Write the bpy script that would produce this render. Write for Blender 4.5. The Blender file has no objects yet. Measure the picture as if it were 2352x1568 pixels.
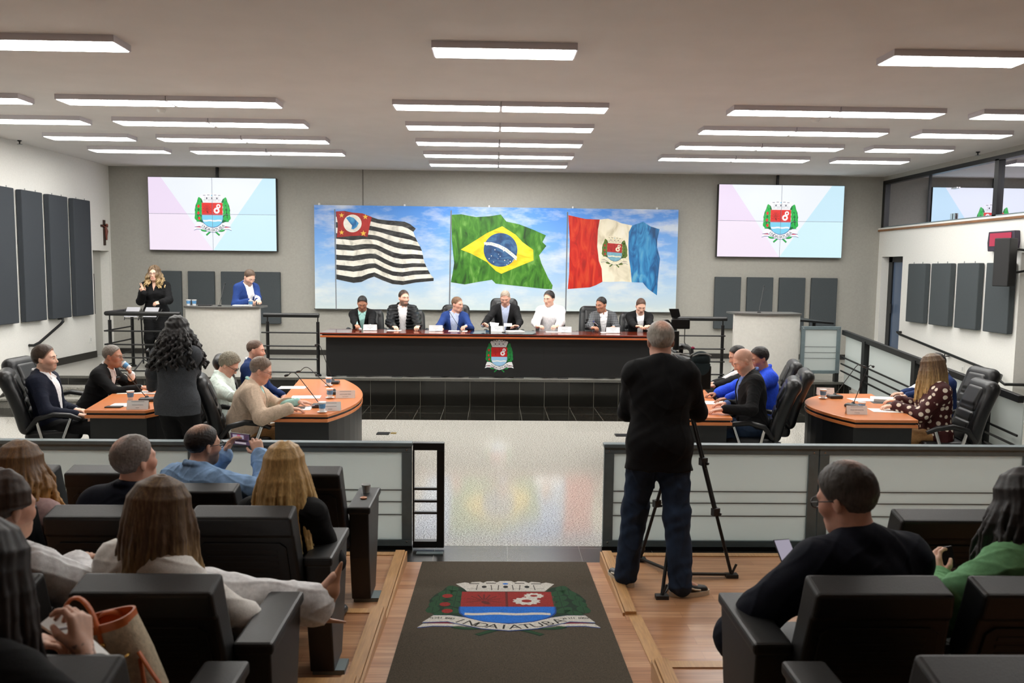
import bpy, math, random
import numpy as np
from mathutils import Vector, Matrix
random.seed(7)
SC = bpy.context.scene
COL = SC.collection
R = math.radians

# ---------------------------------------------------------------- camera model (photo 2352 x 1568)
FPX, HC, PPX, PPY = 1850.0, 2.13, 1176.0, 784.0
YAW, PITCH, ROLL = .0232, math.atan(167/1850), .0115
_f = np.array([math.sin(YAW)*math.cos(PITCH), math.cos(YAW)*math.cos(PITCH), -math.sin(PITCH)])
_r0 = np.array([math.cos(YAW), -math.sin(YAW), 0.])
_u0 = np.cross(_r0, _f)
_r = math.cos(ROLL)*_r0 + math.sin(ROLL)*_u0
_u = math.cos(ROLL)*_u0 - math.sin(ROLL)*_r0
_C = np.array([0, 0, HC])
def _ray(x, y): return _f + _r*(x-PPX)/FPX - _u*(y-PPY)/FPX
def az(x, y, z):            # the point of a horizontal plane seen at a pixel of the photo
    d = _ray(x, y); return _C + d*(z-HC)/d[2]
def ay(x, y, Y):            # the point of a frontal plane
    d = _ray(x, y); return _C + d*Y/d[1]
def ax(x, y, X):            # the point of a side plane
    d = _ray(x, y); return _C + d*X/d[0]

# ---------------------------------------------------------------- materials
def lin(c):
    return tuple((v/255/12.92 if v/255 <= .04045 else ((v/255+.055)/1.055)**2.4) for v in c)
_M = {}
def N(nt, t, **kw):
    n = nt.nodes.new(t)
    for k, v in kw.items():
        if k.startswith('i_'): n.inputs[k[2:].replace('_', ' ')].default_value = v
        else: setattr(n, k, v)
    return n
def mat(name, c=(128, 128, 128), rough=.6, metal=0., spec=.5, noise=None, emit=0., bump=None, attr=None, coat=0., stretch=None):
    """c: sRGB 0-255; noise=(scale, amount) varies the colour; attr: colour comes from a vertex attribute"""
    if name in _M: return _M[name]
    m = bpy.data.materials.new(name); m.use_nodes = True
    nt = m.node_tree; b = nt.nodes['Principled BSDF']; L = nt.links
    col = (*lin(c), 1)
    b.inputs['Base Color'].default_value = col
    b.inputs['Roughness'].default_value = rough
    b.inputs['Metallic'].default_value = metal
    b.inputs['Specular IOR Level'].default_value = spec
    b.inputs['Coat Weight'].default_value = coat
    src = None
    if attr:
        a = N(nt, 'ShaderNodeAttribute', attribute_name=attr); src = a.outputs['Color']
    tc = N(nt, 'ShaderNodeTexCoord')
    vec = tc.outputs['Object']
    if stretch:
        mp = N(nt, 'ShaderNodeMapping'); mp.inputs['Scale'].default_value = stretch
        L.new(vec, mp.inputs['Vector']); vec = mp.outputs['Vector']
    if noise:
        n = N(nt, 'ShaderNodeTexNoise', i_Scale=noise[0], i_Detail=4.); L.new(vec, n.inputs['Vector'])
        mr = N(nt, 'ShaderNodeMapRange'); L.new(n.outputs['Fac'], mr.inputs['Value'])
        mr.inputs['From Min'].default_value = .3; mr.inputs['From Max'].default_value = .7
        mr.inputs['To Min'].default_value = 1-noise[1]; mr.inputs['To Max'].default_value = 1+noise[1]
        mx = N(nt, 'ShaderNodeMix', data_type='RGBA', blend_type='MULTIPLY'); mx.inputs['Factor'].default_value = 1
        if src: L.new(src, mx.inputs['A'])
        else: mx.inputs['A'].default_value = col
        L.new(mr.outputs['Result'], mx.inputs['B']); src = mx.outputs['Result']
    if src: L.new(src, b.inputs['Base Color'])
    if bump:
        n2 = N(nt, 'ShaderNodeTexNoise', i_Scale=bump[0], i_Detail=3.); L.new(vec, n2.inputs['Vector'])
        bp = N(nt, 'ShaderNodeBump', i_Strength=bump[1], i_Distance=.004); L.new(n2.outputs['Fac'], bp.inputs['Height'])
        L.new(bp.outputs['Normal'], b.inputs['Normal'])
    if emit:
        if name not in ('dark red display face',): b.inputs['Base Color'].default_value = (.01, .01, .01, 1)
        b.inputs['Emission Color'].default_value = col
        b.inputs['Emission Strength'].default_value = emit
    _M[name] = m
    return m
def ramp(nt, stops, fac):
    r = N(nt, 'ShaderNodeValToRGB'); e = r.color_ramp.elements
    while len(e) < len(stops): e.new(.5)
    for k, (p, c) in enumerate(stops): e[k].position = p; e[k].color = (*lin(c), 1)
    nt.links.new(fac, r.inputs['Fac']); return r.outputs['Color']
def mat_base(name, rough=.5, spec=.5):
    m = bpy.data.materials.new(name); m.use_nodes = True; nt = m.node_tree; b = nt.nodes['Principled BSDF']
    b.inputs['Roughness'].default_value = rough; b.inputs['Specular IOR Level'].default_value = spec
    tc = N(nt, 'ShaderNodeTexCoord'); _M[name] = m
    return m, nt, b, tc.outputs['Object']
def mixc(nt, blend, fac, a, b):
    x = N(nt, 'ShaderNodeMix', data_type='RGBA', blend_type=blend)
    for s, v in (('Factor', fac), ('A', a), ('B', b)):
        if isinstance(v, (int, float, tuple)): x.inputs[s].default_value = v
        else: nt.links.new(v, x.inputs[s])
    return x.outputs['Result']

# ---------------------------------------------------------------- mesh builder
class MB:
    def __init__(s): s.v = []; s.f = []; s.m = []; s.mats = []
    def mi(s, m):
        if m not in s.mats: s.mats.append(m)
        return s.mats.index(m)
    def add(s, vs, fs, m):
        b = len(s.v); k = s.mi(m)
        s.v.extend(tuple(map(float, p)) for p in vs)
        for f in fs: s.f.append(tuple(b+i for i in f)); s.m.append(k)
        return s
    def poly(s, pts, m): return s.add(pts, [tuple(range(len(pts)))], m)
    def box(s, c, d, m, rz=0., rx=0., ry=0.):
        M = Matrix.Rotation(rz, 3, 'Z') @ Matrix.Rotation(ry, 3, 'Y') @ Matrix.Rotation(rx, 3, 'X')
        c = Vector(c)
        vs = [c + M @ Vector((x*d[0]/2, y*d[1]/2, z*d[2]/2)) for z in (-1, 1) for y in (-1, 1) for x in (-1, 1)]
        return s.add(vs, [(0, 2, 3, 1), (4, 5, 7, 6), (0, 1, 5, 4), (2, 6, 7, 3), (0, 4, 6, 2), (1, 3, 7, 5)], m)
    def bb(s, lo, hi, m): return s.box([(a+b)/2 for a, b in zip(lo, hi)], [abs(b-a) for a, b in zip(lo, hi)], m)
    def prism(s, pts, vec, m):
        n = len(pts); vec = Vector(vec); pts = [Vector(p) for p in pts]
        vs = pts + [p+vec for p in pts]
        fs = [tuple(range(n-1, -1, -1)), tuple(range(n, 2*n))] + [(i, (i+1) % n, n+(i+1) % n, n+i) for i in range(n)]
        return s.add(vs, fs, m)
    def tube(s, pts, r, m, n=10, caps=True, flat=None):
        pts = [Vector(p) for p in pts]; k = len(pts)
        rs = list(r) if hasattr(r, '__len__') else [r]*k
        vs = []; up = None
        for i, p in enumerate(pts):
            d = (pts[min(i+1, k-1)]-pts[max(i-1, 0)]).normalized()
            if up is None:
                up = Vector((0, 0, 1)) if abs(d.z) < .9 else Vector((1, 0, 0))
            x = d.cross(up)
            if x.length < 1e-4: x = d.cross(Vector((0, 1, 0)))
            x.normalize(); y = x.cross(d).normalized(); up = y
            fl = flat or 1.
            for j in range(n):
                a = 2*math.pi*j/n
                vs.append(p + x*math.cos(a)*rs[i] + y*math.sin(a)*rs[i]*fl)
        fs = [(i*n+j, i*n+(j+1) % n, (i+1)*n+(j+1) % n, (i+1)*n+j) for i in range(k-1) for j in range(n)]
        if caps: fs += [tuple(range(n-1, -1, -1)), tuple((k-1)*n+j for j in range(n))]
        return s.add(vs, fs, m)
    def sqtube(s, a, b, w, h, m):      # rectangular bar from a to b, w across, h upright
        a, b = Vector(a), Vector(b); d = (b-a).normalized()
        up = Vector((0, 0, 1)) if abs(d.z) < .95 else Vector((0, 1, 0))
        x = d.cross(up).normalized(); y = x.cross(d)
        vs = [p + x*sx*w/2 + y*sy*h/2 for p in (a, b) for sx, sy in ((-1, -1), (1, -1), (1, 1), (-1, 1))]
        return s.add(vs, [(3, 2, 1, 0), (4, 5, 6, 7), (0, 1, 5, 4), (1, 2, 6, 5), (2, 3, 7, 6), (3, 0, 4, 7)], m)
    def lathe(s, prof, c, m, n=20, caps=True):
        c = Vector(c); k = len(prof)
        vs = [c + Vector((r*math.cos(2*math.pi*j/n), r*math.sin(2*math.pi*j/n), z)) for r, z in prof for j in range(n)]
        fs = [(i*n+j, i*n+(j+1) % n, (i+1)*n+(j+1) % n, (i+1)*n+j) for i in range(k-1) for j in range(n)]
        if caps: fs += [tuple(range(n-1, -1, -1)), tuple((k-1)*n+j for j in range(n))]
        return s.add(vs, fs, m)
    def ball(s, c, r, m, n=14, M=None):
        rr = r if hasattr(r, '__len__') else (r, r, r); c = Vector(c); k = n//2
        vs = []
        for i in range(k+1):
            a = math.pi*i/k
            for j in range(n):
                b = 2*math.pi*j/n
                q = Vector((rr[0]*math.sin(a)*math.cos(b), rr[1]*math.sin(a)*math.sin(b), -rr[2]*math.cos(a)))
                vs.append(c + (M @ q if M else q))
        fs = [(i*n+j, i*n+(j+1) % n, (i+1)*n+(j+1) % n, (i+1)*n+j) for i in range(k) for j in range(n)]
        return s.add(vs, fs, m)
    def build(s, name, parent=None, loc=None, smooth=None, bevel=0., world=False, seg=2):
        o = Vector((0, 0, 0))
        if world and parent is not None: o = parent.location.copy()
        elif parent is None and loc is not None: o = Vector(loc)
        me = bpy.data.meshes.new(name)
        me.from_pydata([tuple(Vector(p)-o) for p in s.v], [], s.f)
        for m in s.mats: me.materials.append(m)
        me.polygons.foreach_set('material_index', s.m)
        if smooth:
            me.shade_smooth(); me.set_sharp_from_angle(angle=R(smooth))
        me.update()
        ob = bpy.data.objects.new(name, me); COL.objects.link(ob)
        if parent is not None: ob.parent = parent
        else: ob.location = o
        if bevel:
            b = ob.modifiers.new('bevel', 'BEVEL'); b.width = bevel; b.segments = seg; b.limit_method = 'ANGLE'; b.angle_limit = R(40)
            b.harden_normals = False
        return ob
def tag(o, label=None, cat=None, group=None, kind=None):
    if label: o['label'] = label
    if cat: o['category'] = cat
    if group: o['group'] = group
    if kind: o['kind'] = kind
    return o
def thing(name, label, cat, loc=(0, 0, 0), rz=0., group=None):
    o = bpy.data.objects.new(name, None); COL.objects.link(o)
    o.location = loc; o.rotation_euler = (0, 0, rz); o.empty_display_size = .1
    return tag(o, label, cat, group)
def struct(mb, name, **kw):
    o = mb.build(name, **kw)
    if o.parent is None: o['kind'] = 'structure'
    return o
def dup(root, loc, rz, label, group=None):
    r = root.copy(); COL.objects.link(r); r.location = loc; r.rotation_euler = (0, 0, rz); r['label'] = label
    if group: r['group'] = group
    for ch in list(root.children):
        c = ch.copy(); COL.objects.link(c); c.parent = r
        for g in ch.children:
            d = g.copy(); COL.objects.link(d); d.parent = c
    return r

# ---------------------------------------------------------------- lettering: flat glyphs as triangles
_G = {}
def glyphs(txt, bold=False):
    """triangles of a line of text, one unit high, centred"""
    if txt in _G: return _G[txt]
    cu = bpy.data.curves.new('lettering', 'FONT'); cu.body = txt; cu.align_x = 'CENTER'; cu.align_y = 'CENTER'; cu.resolution_u = 3
    if bold: cu.offset = .012
    ob = bpy.data.objects.new('lettering', cu); COL.objects.link(ob)
    dg = bpy.context.evaluated_depsgraph_get(); ev = ob.evaluated_get(dg); me = ev.to_mesh()
    vs = [(v.co.x, v.co.y) for v in me.vertices]; fs = [tuple(p.vertices) for p in me.polygons]
    ev.to_mesh_clear(); bpy.data.objects.remove(ob); bpy.data.curves.remove(cu)
    _G[txt] = (vs, fs); return vs, fs

# ---------------------------------------------------------------- soft solids: distance fields meshed with surface nets
def _smin(a, b, k):
    h = np.maximum(k-np.abs(a-b), 0)/k
    return np.minimum(a, b) - h*h*k*.25
class SDF:
    def __init__(s): s.p = []
    def cap(s, a, b, ra, rb=None, k=.02, op='u', flat=None):
        """tapered capsule; flat=(axis, factor) squashes it along an axis"""
        a = np.asarray(a, float); b = np.asarray(b, float); rb = ra if rb is None else rb; rm = max(ra, rb)
        ba = b-a; L2 = float(ba@ba)+1e-9
        fl = None
        if flat: fl = (np.asarray(flat[0], float), flat[1])
        def fn(X, Y, Z):
            px, py, pz = X-a[0], Y-a[1], Z-a[2]
            t = np.clip((px*ba[0]+py*ba[1]+pz*ba[2])/L2, 0, 1)
            px = px-t*ba[0]; py = py-t*ba[1]; pz = pz-t*ba[2]
            if fl:
                n, q = fl; w = (px*n[0]+py*n[1]+pz*n[2])*(1/q-1)
                px = px+n[0]*w; py = py+n[1]*w; pz = pz+n[2]*w
                return (np.sqrt(px*px+py*py+pz*pz)-(ra+(rb-ra)*t))*(.5+.5*q)
            return np.sqrt(px*px+py*py+pz*pz)-(ra+(rb-ra)*t)
        s.p.append((fn, np.minimum(a, b)-rm, np.maximum(a, b)+rm, k, op)); return s
    def ell(s, c, r, M=None, k=.02, op='u'):
        c = np.asarray(c, float); r = np.asarray(r, float); M = np.eye(3) if M is None else np.asarray(M)
        def fn(X, Y, Z):
            px, py, pz = X-c[0], Y-c[1], Z-c[2]
            q = [(M[i, 0]*px+M[i, 1]*py+M[i, 2]*pz) for i in range(3)]
            k0 = np.sqrt(sum((q[i]/r[i])**2 for i in range(3))); k1 = np.sqrt(sum((q[i]/r[i]**2)**2 for i in range(3)))+1e-9
            return k0*(k0-1)/k1
        e = np.sqrt(((M*r[:, None])**2).sum(0))
        s.p.append((fn, c-e, c+e, k, op)); return s
    def rbox(s, c, h, rd, M=None, k=.02, op='u'):
        c = np.asarray(c, float); h = np.asarray(h, float); M = np.eye(3) if M is None else np.asarray(M)
        def fn(X, Y, Z):
            px, py, pz = X-c[0], Y-c[1], Z-c[2]
            q = [np.abs(M[i, 0]*px+M[i, 1]*py+M[i, 2]*pz)-(h[i]-rd) for i in range(3)]
            o = np.sqrt(sum(np.maximum(v, 0)**2 for v in q))
            return o+np.minimum(np.maximum(np.maximum(q[0], q[1]), q[2]), 0)-rd
        e = (np.abs(M)*h[:, None]).sum(0)
        s.p.append((fn, c-e, c+e, k, op)); return s
    def fn(s, f, lo, hi, k=.01, op='s'):
        s.p.append((f, np.asarray(lo, float), np.asarray(hi, float), k, op)); return s
    def mesh(s, vox, disp=None, clip=None):
        us = [p for p in s.p if p[4] == 'u']
        lo = np.min([p[1] for p in us], 0)-3*vox; hi = np.max([p[2] for p in us], 0)+3*vox
        if clip is not None: lo = np.maximum(lo, clip[0]); hi = np.minimum(hi, clip[1])
        n = np.ceil((hi-lo)/vox).astype(int)+1
        A = [(lo[i]+vox*np.arange(n[i])).astype('f4') for i in range(3)]
        D = np.full(n, 1., 'f4')
        for fn, a, b, k, op in s.p:
            m = k+2.6*vox
            i0 = np.clip(np.floor((a-m-lo)/vox).astype(int), 0, n); i1 = np.clip(np.ceil((b+m-lo)/vox).astype(int)+1, 0, n)
            if (i1 <= i0).any(): continue
            sl = tuple(slice(i0[i], i1[i]) for i in range(3))
            d = fn(A[0][sl[0]][:, None, None], A[1][sl[1]][None, :, None], A[2][sl[2]][None, None, :])
            if op == 'u': D[sl] = _smin(D[sl], d, k)
            else: D[sl] = -_smin(-D[sl], d, k)
        if disp is not None:
            D += disp(A[0][:, None, None], A[1][None, :, None], A[2][None, None, :])
        return surfnet(D, lo, vox)
def surfnet(D, lo, vox):
    S = D < 0
    c = [S[i:S.shape[0]-1+i, j:S.shape[1]-1+j, k:S.shape[2]-1+k] for i in (0, 1) for j in (0, 1) for k in (0, 1)]
    al = c[0].copy(); an = c[0].copy()
    for q in c[1:]: al &= q; an |= q
    act = an & ~al
    I, J, K = np.nonzero(act); n = len(I)
    idx = np.full(act.shape, -1, 'i4'); idx[I, J, K] = np.arange(n)
    vals = np.stack([D[I+i, J+j, K+k] for i in (0, 1) for j in (0, 1) for k in (0, 1)], 1)
    co = np.array([(i, j, k) for i in (0, 1) for j in (0, 1) for k in (0, 1)], 'f4')
    P = np.zeros((n, 3), 'f4'); cnt = np.zeros(n, 'f4')
    for a in range(8):
        for b in range(a+1, 8):
            if np.abs(co[a]-co[b]).sum() != 1: continue
            x = (vals[:, a] < 0) != (vals[:, b] < 0)
            t = vals[:, a]/(vals[:, a]-vals[:, b]+1e-12)
            P[x] += (co[a]+t[:, None]*(co[b]-co[a]))[x]; cnt += x
    V = (P/np.maximum(cnt, 1)[:, None]+np.stack([I, J, K], 1))*vox+lo
    Q = []
    for axn in range(3):
        a0 = [slice(None)]*3; a1 = [slice(None)]*3
        a0[axn] = slice(0, -1); a1[axn] = slice(1, None)
        s0, s1 = S[tuple(a0)], S[tuple(a1)]
        x = s0 != s1
        u, w = [(1, 2), (2, 0), (0, 1)][axn]
        e = np.array(np.nonzero(x)).T
        ok = (e[:, u] > 0) & (e[:, w] > 0) & (e[:, u] < S.shape[u]-1) & (e[:, w] < S.shape[w]-1)
        e = e[ok]
        def g(du, dw):
            q = e.copy(); q[:, u] -= du; q[:, w] -= dw
            return idx[q[:, 0], q[:, 1], q[:, 2]]
        q = np.stack([g(1, 1), g(0, 1), g(0, 0), g(1, 0)], 1)
        flip = ~s0[tuple(e.T)]
        q[flip] = q[flip][:, ::-1]
        Q.append(q)
    Q = np.concatenate(Q)
    return V, Q[(Q >= 0).all(1)]
def npmesh(name, V, Q, mats, parent=None, loc=None, cols=None, mi=None):
    o = np.zeros(3)
    if loc is not None: o = np.asarray(loc, float)
    me = bpy.data.meshes.new(name)
    me.vertices.add(len(V)); me.vertices.foreach_set('co', (V-o).astype('f4').ravel())
    me.loops.add(len(Q)*4); me.loops.foreach_set('vertex_index', Q.astype('i4').ravel())
    me.polygons.add(len(Q)); me.polygons.foreach_set('loop_start', np.arange(0, len(Q)*4, 4, dtype='i4'))
    me.polygons.foreach_set('use_smooth', np.ones(len(Q), bool))
    if not isinstance(mats, (list, tuple)): mats = [mats]
    for m in mats: me.materials.append(m)
    if mi is not None: me.polygons.foreach_set('material_index', mi.astype('i4'))
    me.update(calc_edges=True)
    if cols is not None:
        at = me.color_attributes.new('col', 'FLOAT_COLOR', 'POINT')
        c4 = np.ones((len(V), 4), 'f4'); c4[:, :3] = cols
        at.data.foreach_set('color', c4.ravel())
    ob = bpy.data.objects.new(name, me); COL.objects.link(ob)
    if parent is not None: ob.parent = parent
    elif loc is not None: ob.location = tuple(o)
    return ob
# ================================================================ setting
XL, XR, YB, ZC, ZS = -7.32, 7.5, 15.65, 3.98, .42      # room limits, stage height
YR = -4.0                                              # rear of the hall, behind the photographer
YS = 12.4                                              # stage front
m_white = mat('white wall paint', (226, 225, 220), .85, noise=(40, .03), bump=(90, .25))
m_grey = mat('grey textured wall paint', (163, 161, 153), .85, noise=(30, .04), bump=(120, .4))
m_ceil = mat('ceiling paint', (222, 219, 217), .9, noise=(2, .03))
m_black = mat('black metal', (9, 10, 11), .38)
m_blackm = mat('black laminate', (15, 15, 16), .55, noise=(60, .12))
m_dark = mat('dark door', (24, 26, 28), .4)
m_alu = mat('grey aluminium', (104, 118, 122), .4, metal=.1, noise=(14, .08))
m_paper = mat('white paper', (240, 240, 238), .8)
m_chrome = mat('chrome', (200, 200, 200), .15, metal=1.)
def granite(name, base, dark, tile=None, rough=.16, joint=(150, 150, 145), off=(0, 0), spk=(150, .47)):
    m, nt, b, v = mat_base(name, rough)
    n = N(nt, 'ShaderNodeTexNoise', i_Scale=spk[0], i_Detail=3., i_Roughness=.7); nt.links.new(v, n.inputs['Vector'])
    c = ramp(nt, [(spk[1]-.09, dark), (spk[1], tuple((a+d)//2 for a, d in zip(base, dark))), (spk[1]+.05, base)], n.outputs['Fac'])
    n2 = N(nt, 'ShaderNodeTexNoise', i_Scale=40., i_Detail=2.); nt.links.new(v, n2.inputs['Vector'])
    c = mixc(nt, 'MULTIPLY', .5, c, ramp(nt, [(.3, (205, 200, 195)), (.6, (255, 255, 255))], n2.outputs['Fac']))
    if tile:
        mp = N(nt, 'ShaderNodeMapping'); mp.inputs['Location'].default_value = (off[0], off[1], 0); nt.links.new(v, mp.inputs['Vector'])
        br = N(nt, 'ShaderNodeTexBrick', offset=0.); nt.links.new(mp.outputs['Vector'], br.inputs['Vector'])
        for k, x in (('Scale', 1.), ('Mortar Size', .0022), ('Mortar Smooth', 0.), ('Brick Width', tile[0]), ('Row Height', tile[1])): br.inputs[k].default_value = x
        br.inputs['Color1'].default_value = (1, 1, 1, 1); br.inputs['Color2'].default_value = (.9, .9, .9, 1)
        c = mixc(nt, 'MULTIPLY', .5, c, br.outputs['Color'])
        c = mixc(nt, 'MIX', br.outputs['Fac'], c, (*lin(joint), 1))
    nt.links.new(c, b.inputs['Base Color']); return m
m_gran = granite('light grey granite tiles', (205, 202, 194), (100, 98, 94), (.96, .96), .10, (165, 163, 157), (-.03, .1), (92, .46))
m_gran2 = granite('grey speckled granite', (190, 188, 180), (84, 84, 80), None, .3)
m_dgran = granite('dark grey granite tiles', (54, 53, 52), (34, 34, 34), (.55, .6), .25, (120, 118, 114), (-.12, 0))
m_btile = granite('black granite tiles', (32, 31, 27), (18, 18, 16), (.385, .6), .13, (118, 116, 106), (-.03, .25), (60, .5))
def wood_floor(name):
    m, nt, b, v = mat_base(name, .32)
    br = N(nt, 'ShaderNodeTexBrick', offset=.37); nt.links.new(v, br.inputs['Vector'])
    for k, x in (('Scale', 1.), ('Mortar Size', .0007), ('Brick Width', .7), ('Row Height', .085), ('Bias', 0.)): br.inputs[k].default_value = x
    br.inputs['Color1'].default_value = (*lin((206, 160, 122)), 1); br.inputs['Color2'].default_value = (*lin((178, 128, 90)), 1)
    br.inputs['Mortar'].default_value = (*lin((140, 98, 66)), 1)
    mp = N(nt, 'ShaderNodeMapping'); mp.inputs['Scale'].default_value = (2.5, 55, 30); nt.links.new(v, mp.inputs['Vector'])
    n = N(nt, 'ShaderNodeTexNoise', i_Scale=1., i_Detail=4.); nt.links.new(mp.outputs['Vector'], n.inputs['Vector'])
    c = mixc(nt, 'MULTIPLY', .55, br.outputs['Color'], ramp(nt, [(.3, (175, 150, 130)), (.62, (255, 252, 246))], n.outputs['Fac']))
    nt.links.new(c, b.inputs['Base Color']); return m
m_wood = wood_floor('wood laminate floor')
m_trimw = mat('light wood trim', (190, 146, 96), .4, noise=(6, .14), stretch=(14, 1.2, 14))
m_dwood = mat('brown wood sill', (132, 92, 58), .45, noise=(8, .15))

# floor with its three stones, walls, ceiling
b = MB()
b.bb((XL, YR, -.1), (9.2, 5.7, 0), m_dgran); b.bb((XL, 5.7, -.1), (9.2, 6.05, 0), m_dgran)
b.bb((XL, 6.05, -.1), (9.2, 11.2, 0), m_gran); b.bb((XL, 11.2, -.1), (9.2, YB, 0), m_btile)
struct(b, 'floor')
b = MB()
b.bb((XL, YS, 0), (5.5, YB, ZS-.03), m_btile); b.bb((XL, YS+.02, ZS-.03), (5.5, YB, ZS), m_gran2); b.bb((XL, YS-.025, ZS-.035), (5.52, YS+.02, ZS+.001), mat('dark stone nosing', (92, 91, 85), .3, noise=(60, .2)))
struct(b, 'stage_platform')
b = MB(); b.bb((XL-.3, YR-.2, ZC), (11.5, YB+.3, ZC+.15), m_ceil); struct(b, 'ceiling')
m_joint = mat('wall joint', (112, 110, 104), .9)
b = MB(); b.bb((XL-.3, YB, 0), (11.5, YB+.2, ZC), m_grey)
for x in (-5.27, -2.52): b.bb((x-.012, YB-.004, 3.3), (x+.012, YB+.01, ZC), m_joint)
for x in (-5.27, 5.45): b.bb((x-.02, YB-.05, 3.7), (x+.02, YB, ZC), m_black)
struct(b, 'wall_back')
b = MB()
b.bb((XL-.2, YR, 0), (XL, 14.94, ZC), m_white); b.bb((XL-.2, 14.94, 2.38), (XL, YB, ZC), m_white)
b.bb((XL-.3, 14.94, 0), (XL-.2, YB, 2.38), m_white); b.bb((XL-.2, 15.56, 0), (XL, YB, 2.38), m_white)
struct(b, 'wall_left')
b = MB(); b.bb((XL-.2, 14.95, ZS), (XL-.165, 15.56, 2.37), mat('pale grey door', (176, 175, 168), .6)); b.bb((XL-.166, 15.235, ZS), (XL-.158, 15.245, 2.37), m_joint)
d = struct(b, 'door_1'); b = MB(); b.tube([(XL-.16, 15.2, 1.2), (XL-.12, 15.2, 1.2), (XL-.12, 15.2, 1.95)], .006, m_dark); b.build('door_handle', d)
# right wall: lower wall with the door recess, return, and the glazed gallery above it
b = MB()
b.bb((XR, 11.36, 0), (XR+.4, 14.7, 2.44), m_white); b.bb((XR, 15.5, 0), (XR+.4, YB, 2.44), m_white)
b.bb((XR+.25, 14.7, 0), (XR+.4, 15.5, 2.44), m_white); b.bb((XR, 11.36, 2.44), (XR+.4, YB, 2.95), m_white)
b.bb((XR, YR, 2.44), (XR+.4, 11.36, 2.95), m_white); b.bb((XR+.4, 11.36, 0), (9.2, 11.5, 2.6), m_grey); b.bb((9.2, YR, 0), (9.4, 11.5, 2.6), m_grey)
b.bb((XR+.4, YR, 2.6), (9.4, 11.5, 2.75), m_white)
struct(b, 'wall_right')
b = MB(); b.bb((XR+.17, 14.78, 0.3), (XR+.24, 15.45, 2.4), mat('blue grey door glass', (88, 104, 128), .2)); b.bb((XR+.14, 14.7, .3), (XR+.25, 14.8, 2.44), m_dark)
b.bb((XR+.14, 15.36, .3), (XR+.25, 15.5, 2.44), m_dark); b.bb((XR+.14, 14.7, 2.34), (XR+.25, 15.5, 2.44), m_dark); d = struct(b, 'door_2')
b = MB(); b.box((XR+.12, 15.3, 1.45), (.02, .05, .18), m_dark); b.build('door_handle', d)
b = MB(); b.bb((XR-.035, YR, 2.93), (XR+.3, YB, 2.965), m_dwood); b.bb((XR-.03, YR, 2.965), (XR+.3, YB, 2.995), m_white); struct(b, 'trim_1')
b = MB()
m_gal = mat('mauve gallery wall', (214, 178, 204), .8)
b.bb((11.2, YR, 2.6), (11.4, YB, ZC), m_gal); b.bb((XR+.3, YR, 2.75), (11.4, YB, 2.9), m_gal); b.bb((XR+.4, 11.5, 2.4), (11.4, YB, 2.8), m_gal)
b.bb((9.0, 15.2, 2.9), (9.1, 15.3, ZC), mat('red pipe', (190, 30, 40), .5)); struct(b, 'wall_gallery')
# gallery glazing
m, nt, bs, v = mat_base('tinted gallery glass', .02)
nt.nodes.remove(bs); out = nt.nodes['Material Output']
tr = N(nt, 'ShaderNodeBsdfTransparent'); tr.inputs['Color'].default_value = (.74, .6, .72, 1)
gl = N(nt, 'ShaderNodeBsdfGlossy', i_Roughness=.01); gl.inputs['Color'].default_value = (.85, .85, .95, 1)
fr = N(nt, 'ShaderNodeFresnel', i_IOR=1.9); mx = N(nt, 'ShaderNodeMixShader')
df = N(nt, 'ShaderNodeBsdfDiffuse'); df.inputs['Color'].default_value = (*lin((150, 112, 150)), 1); m0 = N(nt, 'ShaderNodeMixShader'); m0.inputs[0].default_value = .3
nt.links.new(tr.outputs[0], m0.inputs[1]); nt.links.new(df.outputs[0], m0.inputs[2])
nt.links.new(fr.outputs[0], mx.inputs[0]); nt.links.new(m0.outputs[0], mx.inputs[1]); nt.links.new(gl.outputs[0], mx.inputs[2]); nt.links.new(mx.outputs[0], out.inputs[0])
m_tint = m
b = MB(); b.bb((XR+.02, YR, 3.83), (XR+.14, YB, 3.9), m_black); b.bb((XR+.02, YR, 3.9), (XR+.14, YB, ZC), m_grey); b.bb((XR+.02, YR, 2.995), (XR+.1, YB, 3.02), m_alu)
for y in (15.6, 12.1, 9.2, 6.3, 3.4, .5): b.bb((XR+.02, y-.05, 3.0), (XR+.14, y+.05, 3.85), m_black)
b.bb((XR+.05, 14.02, 3.0), (XR+.09, 14.05, 3.85), m_black); w = struct(b, 'window_1')
b = MB(); b.poly([(XR+.07, YR, 3.0), (XR+.07, YB, 3.0), (XR+.07, YB, 3.85), (XR+.07, YR, 3.85)], m_tint); b.build('glass_pane', w)
b = MB()
for y in (13.28, 13.2): b.bb((XR+.045, y-.03, 3.02), (XR+.065, y+.03, 3.12), m_chrome); b.bb((XR+.04, y-.04, 3.52), (XR+.065, y+.04, 3.545), m_chrome)
b.build('glass_clamp', w)
b = MB(); b.bb((XL-.2, YR-.2, 0), (9.4, YR, ZC), m_white); struct(b, 'wall_rear')
m_base = mat('dark baseboard', (40, 38, 35), .4)
b = MB(); b.bb((XL, YB-.02, ZS), (XR, YB, ZS+.1), m_base); struct(b, 'baseboard_back')
b = MB(); b.bb((XL, YR, 0), (XL+.02, 12.0, .1), m_base)
b.prism([(XL, 11.9, 0), (XL, 12.9, .38), (XL, 14.94, ZS), (XL, 14.94, ZS+.12), (XL, 12.9, ZS+.12), (XL, 11.9, .12)], (.02, 0, 0), m_base); struct(b, 'baseboard_left')
# granite steps by the left wall
b = MB()
for k, (y0, z1) in enumerate([(11.9, .14), (12.15, .28)]):
    b.bb((XL, y0, 0), (-5.6, YS+.01, z1-.03), m_gran2); b.bb((XL, y0-.02, z1-.03), (-5.58, YS+.01, z1), m_gran2)
struct(b, 'stage_steps')
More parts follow.
